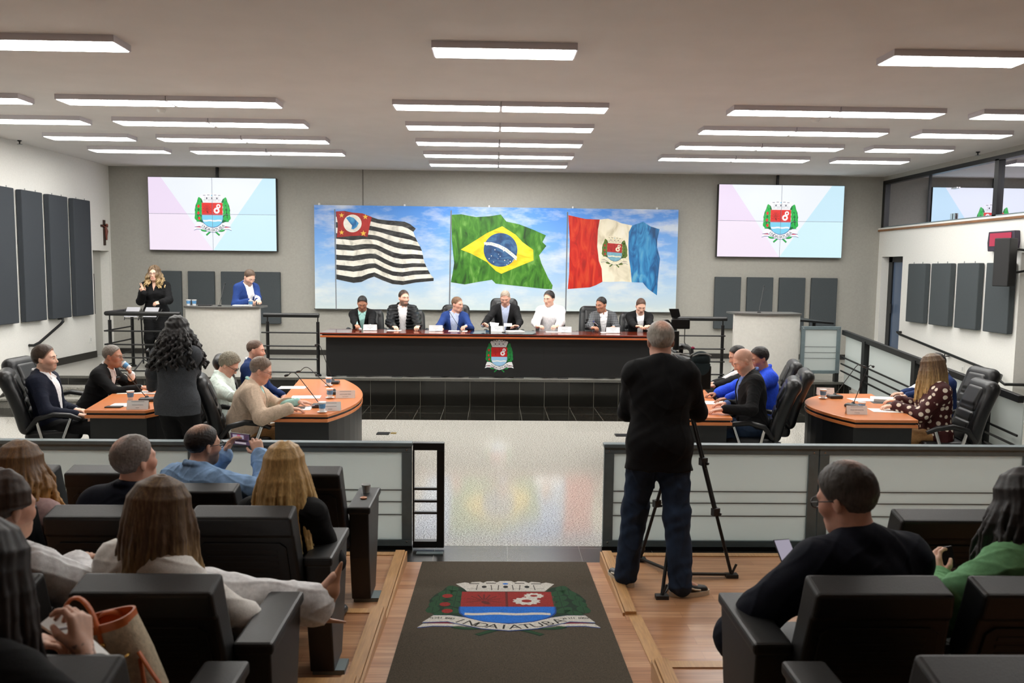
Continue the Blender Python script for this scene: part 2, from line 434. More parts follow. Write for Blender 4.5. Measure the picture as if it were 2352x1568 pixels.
# ramp at the right of the stage
b = MB(); b.prism([(5.5, YB, 0), (5.5, 9.2, 0), (5.5, 13.1, ZS), (5.5, YB, ZS)], (2.0, 0, 0), m_gran2)
b.bb((5.48, 12.2, 0), (5.53, YB, ZS-.02), m_btile); struct(b, 'stage_ramp')

# raked seating: low wooden platforms either side of a ramped aisle
AX0, AX1 = -.62, .80
EDG = [5.66, 4.53, 3.6, 2.68, 1.76, .84, -.1]
PZ = [.08, .15, .22, .29, .36, .43]
def zr(y): return max(0., .068*(5.7-y))
b = MB(); b.prism([(AX0-.02, 5.7, -.02), (AX0-.02, 5.7, .001), (AX0-.02, YR, zr(YR)), (AX0-.02, YR, -.02)], (AX1-AX0+.04, 0, 0), m_wood); struct(b, 'aisle_ramp')
EDR = [5.66, 3.76, 2.68, 1.76, .84, -.1]; PZR = [.08, .22, .29, .36, .43]
for nm, x0, x1, E_, Z_ in (('seating_platform_left', XL, AX0, EDG, PZ), ('seating_platform_right', AX1, 9.1, EDR, PZR)):
    b = MB()
    for k in range(len(Z_)): b.bb((x0, YR if k == len(Z_)-1 else E_[k+1], 0), (x1, E_[k], Z_[k]), m_wood)
    struct(b, nm)
for nm, xs, s, E_, Z_ in (('trim_2', AX0, -1, EDG, PZ), ('trim_3', AX1, 1, EDR, PZR)):
    b = MB()
    for k in range(len(Z_)):
        y0, y1 = E_[k], E_[k+1]; y2 = y1
        if s > 0 and k == 0: y2 = 4.62
        lo, hi = (xs-.07, xs-.003) if s < 0 else (xs+.003, xs+.07)
        b.bb((lo, y2+.01, Z_[k]-.03), (hi, y0+.012, Z_[k]+.02), m_trimw)
        for q in range(4): b.bb((lo+.014+q*.013, y2+.01, Z_[k]+.02), (lo+.018+q*.013, y0+.012, Z_[k]+.0215), m_trimw)
        b.prism([(xs, y2+.01, min(zr(y2), Z_[k])), (xs, y0+.012, zr(y0)), (xs, y0+.012, Z_[k]+.012), (xs, y2+.01, Z_[k]+.012)], (-s*.012, 0, 0), m_trimw)
        if y2 != y1: b.prism([(xs+.02, y2+.01, Z_[k]-.02), (xs+.02, y2+.01, zr(y2)+.008), (xs+.02, y1, zr(y1)+.008), (xs+.02, y1, Z_[k]-.02)], (.075, 0, 0), m_trimw)
        if s < 0: b.bb((XL, y0-.05, Z_[k]-.02), (xs-.075, y0+.012, Z_[k]+.006), m_trimw)
        else: b.bb((xs+.075, y0-.05, Z_[k]-.02), (9.1, y0+.012, Z_[k]+.006), m_trimw)
    struct(b, nm)

# ================================================================ ceiling lights
m_frame = mat('grey light frame', (206, 202, 208), .5)
m_lamp = mat('lit diffuser', (255, 253, 248), .5, emit=1.); m_lamp.node_tree.nodes['Principled BSDF'].inputs['Emission Strength'].default_value = 24.
proto = thing('ceiling_light', 'x', 'ceiling light', (0, 0, 0))
b = MB(); b.bb((-.6, -.16, -.055), (.6, .16, 0), m_frame); b.build('light_frame', proto)
b = MB(); b.bb((-.586, -.147, -.061), (.586, .147, -.053), m_lamp); b.build('diffuser', proto, bevel=.004)
first = [True]
def light(x, y, label, group):
    if first[0]:
        proto.location = (x, y, ZC); proto['label'] = label; proto['group'] = group; first[0] = False; return proto
    return dup(proto, (x, y, ZC), 0, label, group)
ROWN = ['second', 'third', 'fourth', 'fifth', 'sixth']
LR = [9.3, 10.62, 11.95, 13.22, 14.38]
light(.07, 6.95, 'single ceiling light panel nearest the camera above the middle aisle', 'ceiling light panels')
light(-3.7, 6.95, 'single ceiling light panel near the top left corner of the photo', 'ceiling light panels')
light(3.9, 6.95, 'single ceiling light panel near the top right corner of the photo', 'ceiling light panels')
for k, y in enumerate(LR):
    for cx, nm in ((-3.63, 'left'), (.06, 'middle'), (3.87, 'right')):
        if k == 4 and nm != 'middle': continue
        for s, t in ((-.605, 'left'), (.605, 'right')):
            light(cx+s, y, f'{t} half of ceiling light pair in the {nm} column, {ROWN[k]} row from camera', 'ceiling light panels')
    if k < 4:
        light(-5.83, y, f'ceiling light panel alone beside the left wall, {ROWN[k]} row from the camera', 'ceiling light panels')
        light(6.1, y, f'ceiling light panel alone beside the glazed gallery, {ROWN[k]} row from the camera', 'ceiling light panels')
for x in (-3.7, .07, 3.9):
    for y in (4.3,): light(x, y, f'ceiling light panel over the audience, {"left" if x < -1 else "right" if x > 1 else "middle"} column, outside the view', 'ceiling light panels')
m_plast = mat('white plastic', (226, 226, 222), .5)
for nm, px, py, lab in (('smoke_detector', 370, 257, 'small white ceiling detector below the left light pair'), ('smoke_detector', 1872, 279, 'small white ceiling detector below the right light pair')):
    p = az(px, py, ZC-.03); b = MB(); b.lathe([(.05, 0), (.05, -.02), (.035, -.04), (0.001, -.045)], (p[0], p[1], ZC), m_plast, caps=False); tag(b.build(nm, loc=(p[0], p[1], ZC), smooth=40), lab, 'smoke detector')
for px, py, lab in ((45, 327, 'small dark sprinkler on the ceiling by the left wall'), (2246, 353, 'small dark sprinkler on the ceiling by the gallery window')):
    p = az(px, py, ZC-.03); b = MB(); b.lathe([(.03, 0), (.03, -.01), (.01, -.02), (.01, -.05), (.04, -.055), (.001, -.058)], (p[0], p[1], ZC), m_dark, 12, False); tag(b.build('ceiling_sprinkler', loc=(p[0], p[1], ZC), smooth=40), lab, 'sprinkler')

# ================================================================ acoustic panels
m_ac = mat('charcoal acoustic fabric', (66, 72, 75), .9, noise=(220, .12), bump=(260, .3))
m_acl = mat('dark slate acoustic fabric', (55, 60, 66), .9, noise=(220, .12), bump=(260, .3))
m_hook = mat('panel hook', (160, 160, 160), .4, metal=.6)
def panel(lo, hi, m, lab, grp, hooks):
    c = [(a+q)/2 for a, q in zip(lo, hi)]
    b = MB(); b.bb(lo, hi, m); o = b.build('acoustic_panel', loc=c, bevel=.012); tag(o, lab, 'acoustic panel', grp)
    if hooks:
        h = MB()
        for k in (.3, .8):
            y = lo[1]+(hi[1]-lo[1])*k; x = lo[0] if abs(lo[0]-XL) > 1 else hi[0]
            h.bb(((lo[0]+hi[0])/2-.005, y-.006, hi[2]), ((lo[0]+hi[0])/2+.005, y+.006, hi[2]+.03), m_hook)
        ho = h.build('hook'); ho.parent = o; ho.data.transform(Matrix.Translation(-Vector(c)))
ORD = ['first', 'second', 'third', 'fourth']
for k in range(4): 
    y0 = 14.13-.765*k
    panel((XL+.012, y0, 1.22), (XL+.1, y0+.58, 3.25), m_acl, f'tall dark acoustic panel on the left white wall, {ORD[k]} from the stage door', 'tall acoustic panels on the left wall', True)
for k in range(4):
    y0 = 13.72-.765*k
    panel((XR-.1, y0, 1.27), (XR-.012, y0+.58, 2.3), m_ac, f'grey acoustic panel on the right white wall, {ORD[k]} from the door', 'acoustic panels on the right wall', True)
for k in range(4):
    x = -6.5+.627*k+.02
    panel((x, YB-.08, 1.02), (x+.5, YB-.012, 2.015), m_ac, f'square-cut charcoal acoustic panel under the left video wall, {ORD[k]} from the left', 'acoustic panels under the left video wall', False)
    x = 4.29+.63*k
    panel((x, YB-.08, 1.01), (x+.51, YB-.012, 2.02), m_ac, f'square-cut charcoal acoustic panel under the right video wall, {ORD[k]} from the left', 'acoustic panels under the right video wall', False)

# ================================================================ wall fittings
t = thing('crucifix', 'small dark wooden crucifix on the left wall above the recessed door', 'crucifix', (XL, 15.38, 2.48))
b = MB(); b.bb((XL, 15.355, 2.48), (XL+.03, 15.405, 2.95), mat('dark brown wood', (52, 34, 26), .5)); b.bb((XL, 15.26, 2.82), (XL+.03, 15.5, 2.86), mat('dark brown wood')); b.build('cross', t, world=True, bevel=.004)
m_br = mat('bronze figure', (116, 60, 48), .5)
b = MB(); b.tube([(XL+.04, 15.38, 2.83), (XL+.055, 15.385, 2.74), (XL+.055, 15.37, 2.66), (XL+.05, 15.39, 2.58)], [.02, .028, .02, .012], m_br); b.ball((XL+.06, 15.385, 2.86), .024, m_br)
for s in (-1, 1): b.tube([(XL+.045, 15.38, 2.82), (XL+.035, 15.38+s*.1, 2.845)], .009, m_br)
b.build('figure', t, world=True, smooth=50)
def rail(pts, lab, nm='wall_handrail', brackets=()):
    t = thing(nm, lab, 'handrail', pts[0])
    b = MB(); b.tube(pts, .022, m_black, 12); b.build('rail', t, world=True, smooth=50)
    for q in brackets:
        b = MB(); b.tube([q, (q[0], q[1], q[2]-.06), (q[0]+(.07 if q[0] > 0 else -.07), q[1], q[2]-.06)], .009, m_black, 8); b.lathe([(.03, -.06), (.03, -.05)], (q[0]+(.06 if q[0] > 0 else -.06), q[1], q[2]), m_black, 10); b.build('bracket', t, world=True, smooth=50)
rail([(XL+.005, 12.8, .84), (XL+.08, 12.8, .84), (XL+.085, 12.95, .87), (XL+.085, 13.6, 1.12), (XL+.085, 13.68, 1.16), (XL+.08, 13.68, 1.21), (XL+.005, 13.68, 1.21)], 'short black sloping handrail on the left wall below the dark panels')
rail([(XR-.005, 14.6, 1.05), (XR-.08, 14.6, 1.05), (XR-.085, 14.5, 1.02), (XR-.085, 11.5, .66), (XR-.16, 11.42, .6), (XR-.16, 11.3, .56), (8.6, 11.25, .54)], 'long black handrail sloping down the right wall beside the ramp', brackets=[(XR-.085, 13.0, .84)])
for p, lab in (((XL+.006, 14.74, .76), 'white wall socket low on the left wall beside the recessed door'), ((XR-.006, 12.6, .62), 'white wall socket low on the right wall above the ramp')):
    b = MB(); b.box(p, (.012, .08, .12), m_plast); o = b.build('wall_socket', loc=p, bevel=.004); tag(o, lab, 'socket')
    h = MB(); h.box((p[0]+(.007 if p[0] < 0 else -.007), p[1], p[2]), (.004, .035, .06), mat('socket insert', (200, 200, 196), .5)); q = h.build('socket_insert'); q.parent = o; q.data.transform(Matrix.Translation(-Vector(p)))
t = thing('wall_speaker', 'black slim loudspeaker on a bracket at the right wall corner', 'loudspeaker', (7.2, 11.3, 1.95))
b = MB(); b.box((7.23, 11.3, 2.3), (.2, .22, .68), mat('black speaker cabinet', (30, 30, 31), .6), rz=.5); b.build('cabinet', t, world=True, bevel=.012)
b = MB(); b.tube([(7.3, 11.3, 2.5), (7.62, 11.3, 2.46), (7.62, 11.3, 2.2), (7.3, 11.3, 2.14)], .018, m_black); b.box((7.75, 11.34, 2.33), (.3, .04, .26), m_black); b.build('bracket', t, world=True, smooth=40)
t = thing('electronic_display', 'wall-mounted display with dark red face above the black loudspeaker', 'display', (XR, 11.72, 2.45))
b = MB(); b.prism([(XR, 11.42, 2.47), (XR, 12.02, 2.47), (XR, 12.04, 2.6), (XR, 12.02, 2.76), (XR, 11.42, 2.76), (XR, 11.4, 2.6)], (-.09, 0, 0), mat('dark display case', (52, 44, 58), .4)); b.build('case', t, world=True, bevel=.01)
b = MB(); b.bb((XR-.098, 11.47, 2.545), (XR-.088, 11.97, 2.735), mat('dark red display face', (158, 40, 66), .35, emit=.25)); b.build('screen', t, world=True)
# ================================================================ the town's coat of arms, as flat layers
def pal(key, emit=0., rough=.5, dim=1., noise=None):
    C = dict(green=(40, 190, 80), dgreen=(10, 110, 50), white=(250, 250, 252), red=(232, 40, 34), dred=(150, 14, 16), blue=(130, 215, 245), navy=(28, 70, 150), grey=(150, 150, 165), ink=(40, 40, 70), crim=(226, 50, 76))
    if key == 'mat': C = dict(green=(24, 66, 36), dgreen=(14, 42, 24), white=(196, 192, 184), red=(136, 30, 24), dred=(90, 26, 20), blue=(20, 102, 192), navy=(16, 60, 130), grey=(60, 56, 50), ink=(30, 28, 26), crim=(128, 24, 36))
    if key == 'desk': C.update(green=(20, 138, 62), dgreen=(14, 100, 46), red=(196, 14, 16), blue=(160, 206, 240), crim=(176, 32, 62), navy=(40, 60, 90))
    if key == 'flag': C.update(green=(96, 118, 40), dgreen=(60, 90, 36), white=(232, 224, 196), red=(176, 40, 36), blue=(120, 172, 190), navy=(60, 90, 110), crim=(214, 190, 170), grey=(128, 118, 90), ink=(120, 110, 100))
    return {k: mat(f'{key} emblem {k}', c, rough, emit=emit, noise=noise) for k, c in C.items()}
def crest(b, P, pl, text=True, dates=False):
    """P(u, v, layer) -> 3D point; u, v in units of the emblem's width"""
    def U(x, y, l): return P((x-1010)/900, (800-y)/900, l)
    def pg(pts, m, l): b.poly([U(x, y, l) for x, y in pts], pl[m])
    def el(cx, cy, rx, ry, m, l, rot=0, n=18):
        c, s = math.cos(R(rot)), math.sin(R(rot))
        pg([(cx+rx*math.cos(2*math.pi*k/n)*c-ry*math.sin(2*math.pi*k/n)*s, cy+rx*math.cos(2*math.pi*k/n)*s+ry*math.sin(2*math.pi*k/n)*c) for k in range(n)], m, l)
    def ln(x0, y0, x1, y1, w, m, l):
        d = math.hypot(x1-x0, y1-y0); nx, ny = -(y1-y0)/d*w/2, (x1-x0)/d*w/2
        pg([(x0+nx, y0+ny), (x1+nx, y1+ny), (x1-nx, y1-ny), (x0-nx, y0-ny)], m, l)
    for s in (1, -1):
        X = lambda x: 1010+(x-1010)*s
        pg([(X(x), y) for x, y in [(790, 1010), (620, 970), (560, 890), (580, 780), (570, 690), (596, 570), (636, 480), (650, 415), (700, 385), (750, 420), (790, 500), (745, 520), (745, 820), (800, 1000)]], 'dgreen', 0)
        for x, y, r in [(690, 440, -10), (655, 530, 25), (720, 540, -25), (625, 640, 25), (715, 650, -25), (612, 750, 20), (712, 760, -25), (600, 870, 10), (705, 880, -30), (660, 930, 40)]:
            el(X(x), y, 36, 66, 'green', 1, r*s)
            ln(X(x), y-50, X(x), y+50, 4, 'dgreen', 2)
        el(X(795), 1195, 84, 36, 'dgreen', 0, 6*s); el(X(795), 1190, 74, 28, 'green', 1, 6*s)
        ln(X(960), 1215, X(845), 1318, 42, 'dgreen', 0); ln(X(955), 1215, X(848), 1308, 26, 'green', 1)
        pg([(X(x), y) for x, y in [(556, 1112), (600, 1084), (690, 1086), (745, 1125), (650, 1126)]], 'crim', 1)
        pg([(X(x), y+11) for x, y in [(540, 1192), (566, 1140), (650, 1135), (760, 1140), (860, 1205), (700, 1166), (620, 1164)]], 'navy', 0)
        pg([(X(x), y) for x, y in [(540, 1192), (566, 1128), (650, 1122), (760, 1132), (860, 1205), (700, 1166), (620, 1164)]], 'white', 1)
    for x, y in [(668, 600), (662, 770), (680, 900)]: el(x, y, 30, 40, 'red', 3)
    pg([(706, 335), (760, 300), (790, 320), (800, 296), (850, 284), (868, 312), (890, 276), (930, 270), (950, 300), (970, 266), (1036, 266), (1056, 300), (1076, 270), (1116, 276), (1140, 312), (1156, 284), (1206, 296), (1216, 320), (1246, 300), (1292, 335), (1250, 440), (1226, 500), (776, 500), (756, 440)], 'white', 2)
    for x, y in [(815, 330), (915, 320), (1085, 320), (1185, 330)]: ln(x-30, y, x+30, y, 16, 'grey', 3)
    for x in (875, 1001, 1127): el(x, 402, 15, 26, 'ink', 3); ln(x-45, 470, x-40, 360, 5, 'grey', 3); ln(x+45, 470, x+40, 360, 5, 'grey', 3)
    for y in (440, 474): ln(775, y, 1228, y, 4, 'grey', 3)
    el(1001, 332, 17, 17, 'blue', 3)
    low = [(748, 815)]+[(1006+258*math.cos(R(180+a)), 880-235*math.sin(R(180+a))) for a in range(0, 181, 12)]+[(1264, 815)]
    pg([(1006+(x-1006)*1.03, y+(10 if y > 900 else 0)) for x, y in low], 'navy', 2)
    pg(low, 'blue', 3)
    w = [(775+46*k, 935+7*math.sin(k*1.3)) for k in range(11)]
    pg([(x, y) for x, y in w]+[(x, y+40) for x, y in w[::-1]], 'white', 4)
    pg([(748, 512), (1262, 512), (1262, 818), (748, 818)], 'red', 3)
    ln(1004, 512, 1004, 818, 14, 'dred', 4)
    el(886, 738, 20, 40, 'dred', 4, -25)
    for a in (200, 225, 250, 270, 290, 315, 340, 165, 15):
        q = R(a); ln(876+20*math.cos(q), 700+20*math.sin(q), 876+108*math.cos(q)*.95, 700+130*math.sin(q), 8, 'dred', 4)
    for cx, cy, r, h in ((1160, 597, 50, 21), (1115, 705, 68, 29)):
        pts = []
        for k in range(48):
            rr = r*(1.17 if (k//2) % 2 else 1); a = 2*math.pi*k/48; pts.append((cx+rr*math.cos(a), cy+rr*math.sin(a)))
        pg(pts, 'white', 4); el(cx, cy, h, h, 'red', 5)
    top = [(610, 985), (700, 985), (780, 1022), (880, 1100), (1010, 1138), (1140, 1100), (1240, 1022), (1320, 985), (1420, 985)]
    bot = [(560, 1108), (690, 1092), (745, 1130), (870, 1212), (1010, 1246), (1150, 1212), (1275, 1130), (1330, 1092), (1460, 1108)]
    for k in range(8): pg([(x, y-5) for x, y in (top[k], top[k+1])]+[(x, y+10) for x, y in (bot[k+1], bot[k])], 'navy', 4)
    for k in range(8): pg([top[k], top[k+1], bot[k+1], bot[k]], 'white', 5)
    if text:
        def put(txt, pts, size):
            n = len(txt)
            for k, ch in enumerate(txt):
                if ch == ' ': continue
                t = (k+.5)/n; (x0, y0), (x1, y1), (x2, y2) = pts
                x = (1-t)**2*x0+2*t*(1-t)*x1+t*t*x2; y = (1-t)**2*y0+2*t*(1-t)*y1+t*t*y2
                dx = 2*(1-t)*(x1-x0)+2*t*(x2-x1); dy = 2*(1-t)*(y1-y0)+2*t*(y2-y1); a = math.atan2(dy, dx)
                vs, fs = glyphs(ch)
                b.add([U(x+size*(vx*math.cos(a)+vy*math.sin(a)), y+size*(vx*math.sin(a)-vy*math.cos(a)), 6) for vx, vy in vs], fs, pl['ink'])
        put('INDAIATUBA', [(725, 1062), (1010, 1320), (1300, 1062)], 104)
        if dates: put('9 XII 1830', [(600, 1040), (660, 1020), (720, 1050)], 44); put('24 III 1859', [(1290, 1050), (1350, 1020), (1430, 1040)], 44)

# ================================================================ video walls
def video_wall(x0, x1, z0, z1, lab):
    x0, x1, z0, z1 = x0*1.0075, x1*1.0075, 2.13+(z0-2.13)*1.0075, 2.13+(z1-2.13)*1.0075
    t = thing('video_wall', lab, 'screen', ((x0+x1)/2, YB, z0))
    b = MB(); b.bb((x0-.008, YB-.13, z0-.008), (x1+.008, YB-.02, z1+.008), mat('black screen bezel', (12, 12, 14), .35)); b.build('casing', t, world=True, bevel=.004)
    y = YB-.132; w, h = x1-x0, z1-z0
    E = .98
    def Q(u, v, l): return (x0+u*w, y-.0006*(l+1), z0+v*h)
    def em(n, c): return mat('screen '+n, c, .3, emit=E)
    b = MB(); bg = em('white', (243, 248, 254)); pk = em('pink', (242, 225, 248)); cy = em('cyan', (205, 238, 252)); pk2 = em('light pink', (248, 234, 250)); cy2 = em('pale cyan', (214, 246, 253))
    b.poly([Q(0, 0, 0), Q(1, 0, 0), Q(1, 1, 0), Q(0, 1, 0)], bg)
    b.poly([Q(0, .5, 1), Q(.3, .5, 1), Q(.1, 1, 1), Q(0, 1, 1)], pk); b.poly([Q(0, 0, 1), Q(.5, 0, 1), Q(.3, .5, 1), Q(0, .5, 1)], pk2)
    b.poly([Q(1, .5, 1), Q(1, 1, 1), Q(.9, 1, 1), Q(.7, .5, 1)], cy); b.poly([Q(1, 0, 1), Q(1, .5, 1), Q(.7, .5, 1), Q(.5, 0, 1)], cy2)
    b.build('screen', t, world=True)
    b = MB(); k = .285*w; cx, cz = x0+.5*w, z0+.5*h
    crest(b, lambda u, v, l: (cx+u*k, y-.0022-.0005*l, cz-.004+v*k), pal('screen', emit=E, rough=.3)); b.build('coat_of_arms', t, world=True)
    b = MB(); g = mat('screen seam', (140, 146, 170), .5)
    b.bb((cx-.003, y-.0095, z0), (cx+.003, y-.0085, z1), g); b.bb((x0, y-.0095, cz-.003), (x1, y-.0085, cz+.003), g); b.build('panel_seam', t, world=True)
video_wall(-6.48, -4.11, 2.41, 3.76, 'lit video wall with coat of arms at left, above the woman interpreting')
video_wall(4.26, 6.66, 2.41, 3.77, 'lit video wall with coat of arms at right, beside the glazed gallery')

# ================================================================ the mural of three flags
t = thing('mural', 'wide painted mural of three flags on poles against a blue cloudy sky', 'painting', (.05, YB, 1.32))
YM = YB-.1
m, nt, bs, v = mat_base('painted sky', .5)
sp = N(nt, 'ShaderNodeSeparateXYZ'); nt.links.new(v, sp.inputs[0])
mr = N(nt, 'ShaderNodeMapRange'); nt.links.new(sp.outputs['Z'], mr.inputs['Value']); mr.inputs['From Min'].default_value = 0; mr.inputs['From Max'].default_value = 1.98
sky = ramp(nt, [(0, (204, 218, 220)), (.22, (178, 206, 230)), (.55, (126, 176, 234)), (1, (72, 140, 224))], mr.outputs['Result'])
mp = N(nt, 'ShaderNodeMapping'); mp.inputs['Scale'].default_value = (.8, 1, 2.2); mp.inputs['Rotation'].default_value = (0, .35, 0); nt.links.new(v, mp.inputs['Vector'])
n = N(nt, 'ShaderNodeTexNoise', i_Scale=1.5, i_Detail=6., i_Roughness=.6); nt.links.new(mp.outputs['Vector'], n.inputs['Vector'])
cl = ramp(nt, [(.46, (0, 0, 0)), (.68, (215, 215, 215))], n.outputs['Fac'])
nt.links.new(mixc(nt, 'MIX', cl, sky, (*lin((232, 234, 230)), 1)), bs.inputs['Base Color'])
m_sky = m
def paint(name, cols, sc, st=(1, 1, 1), rot=.6):
    m, nt, bs, v = mat_base(name, .5)
    mp = N(nt, 'ShaderNodeMapping'); mp.inputs['Scale'].default_value = st; mp.inputs['Rotation'].default_value = (0, rot, 0); nt.links.new(v, mp.inputs['Vector'])
    n = N(nt, 'ShaderNodeTexNoise', i_Scale=sc, i_Detail=3., i_Distortion=1.2); nt.links.new(mp.outputs['Vector'], n.inputs['Vector'])
    k = len(cols); nt.links.new(ramp(nt, [(.3+.4*i/(k-1), c) for i, c in enumerate(cols)], n.outputs['Fac']), bs.inputs['Base Color']); return m
p_grn = paint('painted green cloth', [(20, 60, 10), (46, 106, 18), (66, 130, 30), (106, 158, 70)], 3.2, (2.2, 1, .8))
p_yel = paint('painted yellow cloth', [(214, 166, 10), (244, 206, 20), (252, 222, 60)], 3, (1, 1, 2))
p_blu = paint('painted globe blue', [(20, 50, 90), (36, 78, 124), (70, 112, 150)], 5, (1, 1, 1.6))
p_red = paint('painted red cloth', [(140, 14, 6), (196, 28, 10), (212, 66, 30)], 3, (2.4, 1, .6))
p_cre = paint('painted cream cloth', [(206, 196, 166), (238, 230, 206), (244, 238, 220)], 2.5, (1.4, 1, .8))
p_cya = paint('painted blue cloth', [(14, 66, 110), (24, 104, 164), (50, 140, 196), (96, 166, 200)], 3.5, (2, 1, .7))
p_blk = paint('painted black stripe', [(18, 18, 18), (36, 36, 36), (74, 74, 74)], 5, (1, 1, 2))
p_wht = paint('painted white stripe', [(200, 196, 184), (236, 232, 220), (245, 242, 234)], 4, (1.6, 1, 1))
p_crd = paint('painted canton red', [(120, 18, 16), (164, 28, 24), (184, 40, 34)], 4, (2, 1, .7))
p_gold = mat('painted gold', (236, 190, 70), .5); p_pole = mat('painted pole', (110, 116, 124), .5)
def z2(x, y, l=0): p = ay(700+x*.25510, 400+y*.25510, YM); return (p[0], YM-.0012*l, p[2])
def z3(x, y, l=0): p = ay(1100+x*.25510, 400+y*.25510, YM); return (p[0], YM-.0012*l, p[2])
b = MB(); b.bb((-3.43, YM, 1.325), (3.53, YB-.03, 3.295), m_sky); b.build('canvas', t, world=True)
b = MB()
for x in (-3.35, -1.73, -.12, 1.48, 3.1): b.bb((x, YM, 3.29), (x+.03, YB-.02, 3.33), m_plast)
b.build('canvas_clip', t, world=True)
def pl2(b, pts, m, l, f): b.poly([f(x, y, l) for x, y in pts], m)
def ipol(c, u):
    u = u*(len(c)-1); i = min(int(u), len(c)-2); q = u-i
    return (c[i][0]+(c[i+1][0]-c[i][0])*q, c[i][1]+(c[i+1][1]-c[i][1])*q)
# striped state flag
b = MB()
T = [(280, 335), (360, 330), (430, 345), (520, 352), (600, 385), (660, 405), (740, 415), (820, 420), (900, 428), (950, 450), (1000, 490)]
Bt = [(285, 945), (360, 962), (440, 978), (510, 970), (570, 940), (625, 922), (700, 955), (790, 988), (880, 997), (1000, 975), (1160, 960)]
Rt = [(1000, 490), (975, 520), (1000, 578), (1022, 622), (1045, 665), (1062, 715), (1064, 752), (1076, 800), (1092, 838), (1108, 865), (1125, 900), (1160, 935), (1160, 960)]
NU = 30
def sp_pt(u, v):
    a, c = ipol(T, u), ipol(Bt, u)
    x, y = a[0]+(c[0]-a[0])*v, a[1]+(c[1]-a[1])*v
    r = ipol(Rt, v); e = (T[-1][0]+(Bt[-1][0]-T[-1][0])*v, T[-1][1]+(Bt[-1][1]-T[-1][1])*v); w = max(0, u-.55)/.45
    x += (r[0]-e[0])*w; y += (r[1]-e[1])*w
    s = 14*math.sin(u*9+v*2.2)*math.sin(math.pi*v)
    if 0.28 < u < .36: s += 0
    return (x, y+s)
for k in range(13):
    for j in range(NU):
        u0, u1 = j/NU, (j+1)/NU
        jog = lambda u: (k/13, (k+1)/13)
        v0, v1 = k/13, (k+1)/13
        pl2(b, [sp_pt(u0, v0), sp_pt(u1, v0), sp_pt(u1, v1), sp_pt(u0, v1)], p_blk if k % 2 == 0 else p_wht, 1, z2)
pl2(b, [(280, 335), (345, 332), (430, 345), (520, 352), (606, 386), (590, 440), (578, 500), (566, 566), (510, 552), (420, 556), (290, 568), (298, 450)], p_crd, 2, z2)
pl2(b, [(430+82*math.cos(R(a)), 443+80*math.sin(R(a))) for a in range(0, 360, 12)], p_wht, 3, z2)
pl2(b, [(372, 392), (400, 380), (440, 392), (486, 440), (470, 474), (440, 496), (420, 492), (426, 462), (392, 420)], p_cya, 4, z2)
for cx, cy, r in ((332, 370, 24), (546, 384, 26), (332, 524, 24), (528, 532, 28)):
    pl2(b, [(cx+(r if k % 2 == 0 else r*.42)*math.sin(math.pi*k/5), cy-(r if k % 2 == 0 else r*.42)*math.cos(math.pi*k/5)) for k in range(10)], p_gold, 3, z2)
b.add([z2(*p, 2) for p in [(265, 315), (275, 315), (287, 1218), (279, 1218)]], [(0, 1, 2, 3)], p_pole)
b.build('striped_state_flag', t, world=True)['label'] = 'painted black and white striped flag with red canton'
# green and yellow national flag
b = MB()
pl2(b, [(1320, 365), (1410, 360), (1540, 385), (1660, 378), (1765, 362), (1815, 425), (1930, 450), (2060, 500), (2172, 550), (2140, 610), (2175, 645), (2110, 730), (2130, 800), (2190, 930), (2232, 1000), (2225, 1036), (2140, 1030), (1960, 1010), (1720, 985), (1685, 950), (1560, 970), (1440, 992), (1315, 972), (1330, 900), (1345, 800), (1325, 600)], p_grn, 1, z2)
pl2(b, [(1405, 678), (1520, 606), (1640, 530), (1778, 468), (1900, 545), (1960, 610), (2056, 680), (2060, 775), (1900, 840), (1770, 896), (1720, 870), (1640, 790), (1500, 715)], p_yel, 2, z2)
pl2(b, [(1763+152*math.cos(R(a)), 681+152*math.sin(R(a))) for a in range(0, 360, 8)], p_blu, 3, z2)
ba = [(1613, 612), (1680, 612), (1750, 632), (1820, 668), (1880, 716), (1912, 745)]; bc = [(1617, 634), (1680, 640), (1745, 662), (1805, 694), (1860, 736), (1904, 776)]
for k in range(5): pl2(b, [ba[k], ba[k+1], bc[k+1], bc[k]], p_wht, 4, z2)
txt = 'ORDEM E PROGRESSO'; p_let = mat('painted green lettering', (96, 140, 112), .6)
for k, ch in enumerate(txt):
    if ch == ' ': continue
    u = (k+.7)/(len(txt)+.4); a, c = ipol(ba, u), ipol(bc, u); a2, _ = ipol(ba, min(1, u+.03)), 0
    an = math.atan2(a2[1]-a[1], a2[0]-a[0]); vs, fs = glyphs(ch); x, y = (a[0]+c[0])/2, (a[1]+c[1])/2; s = 23
    b.add([z2(x+s*(p*math.cos(an)+q*math.sin(an)), y+s*(p*math.sin(an)-q*math.cos(an)), 5) for p, q in vs], fs, p_let)
rs = random.Random(3)
for cx, cy in [(1640, 640), (1680, 735), (1712, 680), (1745, 720), (1760, 740), (1660, 760), (1700, 790), (1790, 690), (1800, 775), (1830, 770), (1850, 785), (1835, 800), (1870, 780), (1880, 770), (1820, 815), (1740, 760)]:
    r = rs.choice((3, 4, 5)); pl2(b, [(cx+r*math.cos(R(a)), cy+r*math.sin(R(a))) for a in range(0, 360, 60)], p_wht, 4, z2)
b.add([z2(*p, 2) for p in [(1312, 325), (1324, 325), (1308, 1226), (1297, 1226)]], [(0, 1, 2, 3)], p_pole)
b.build('national_flag', t, world=True)['label'] = 'painted green flag with yellow diamond and blue globe'
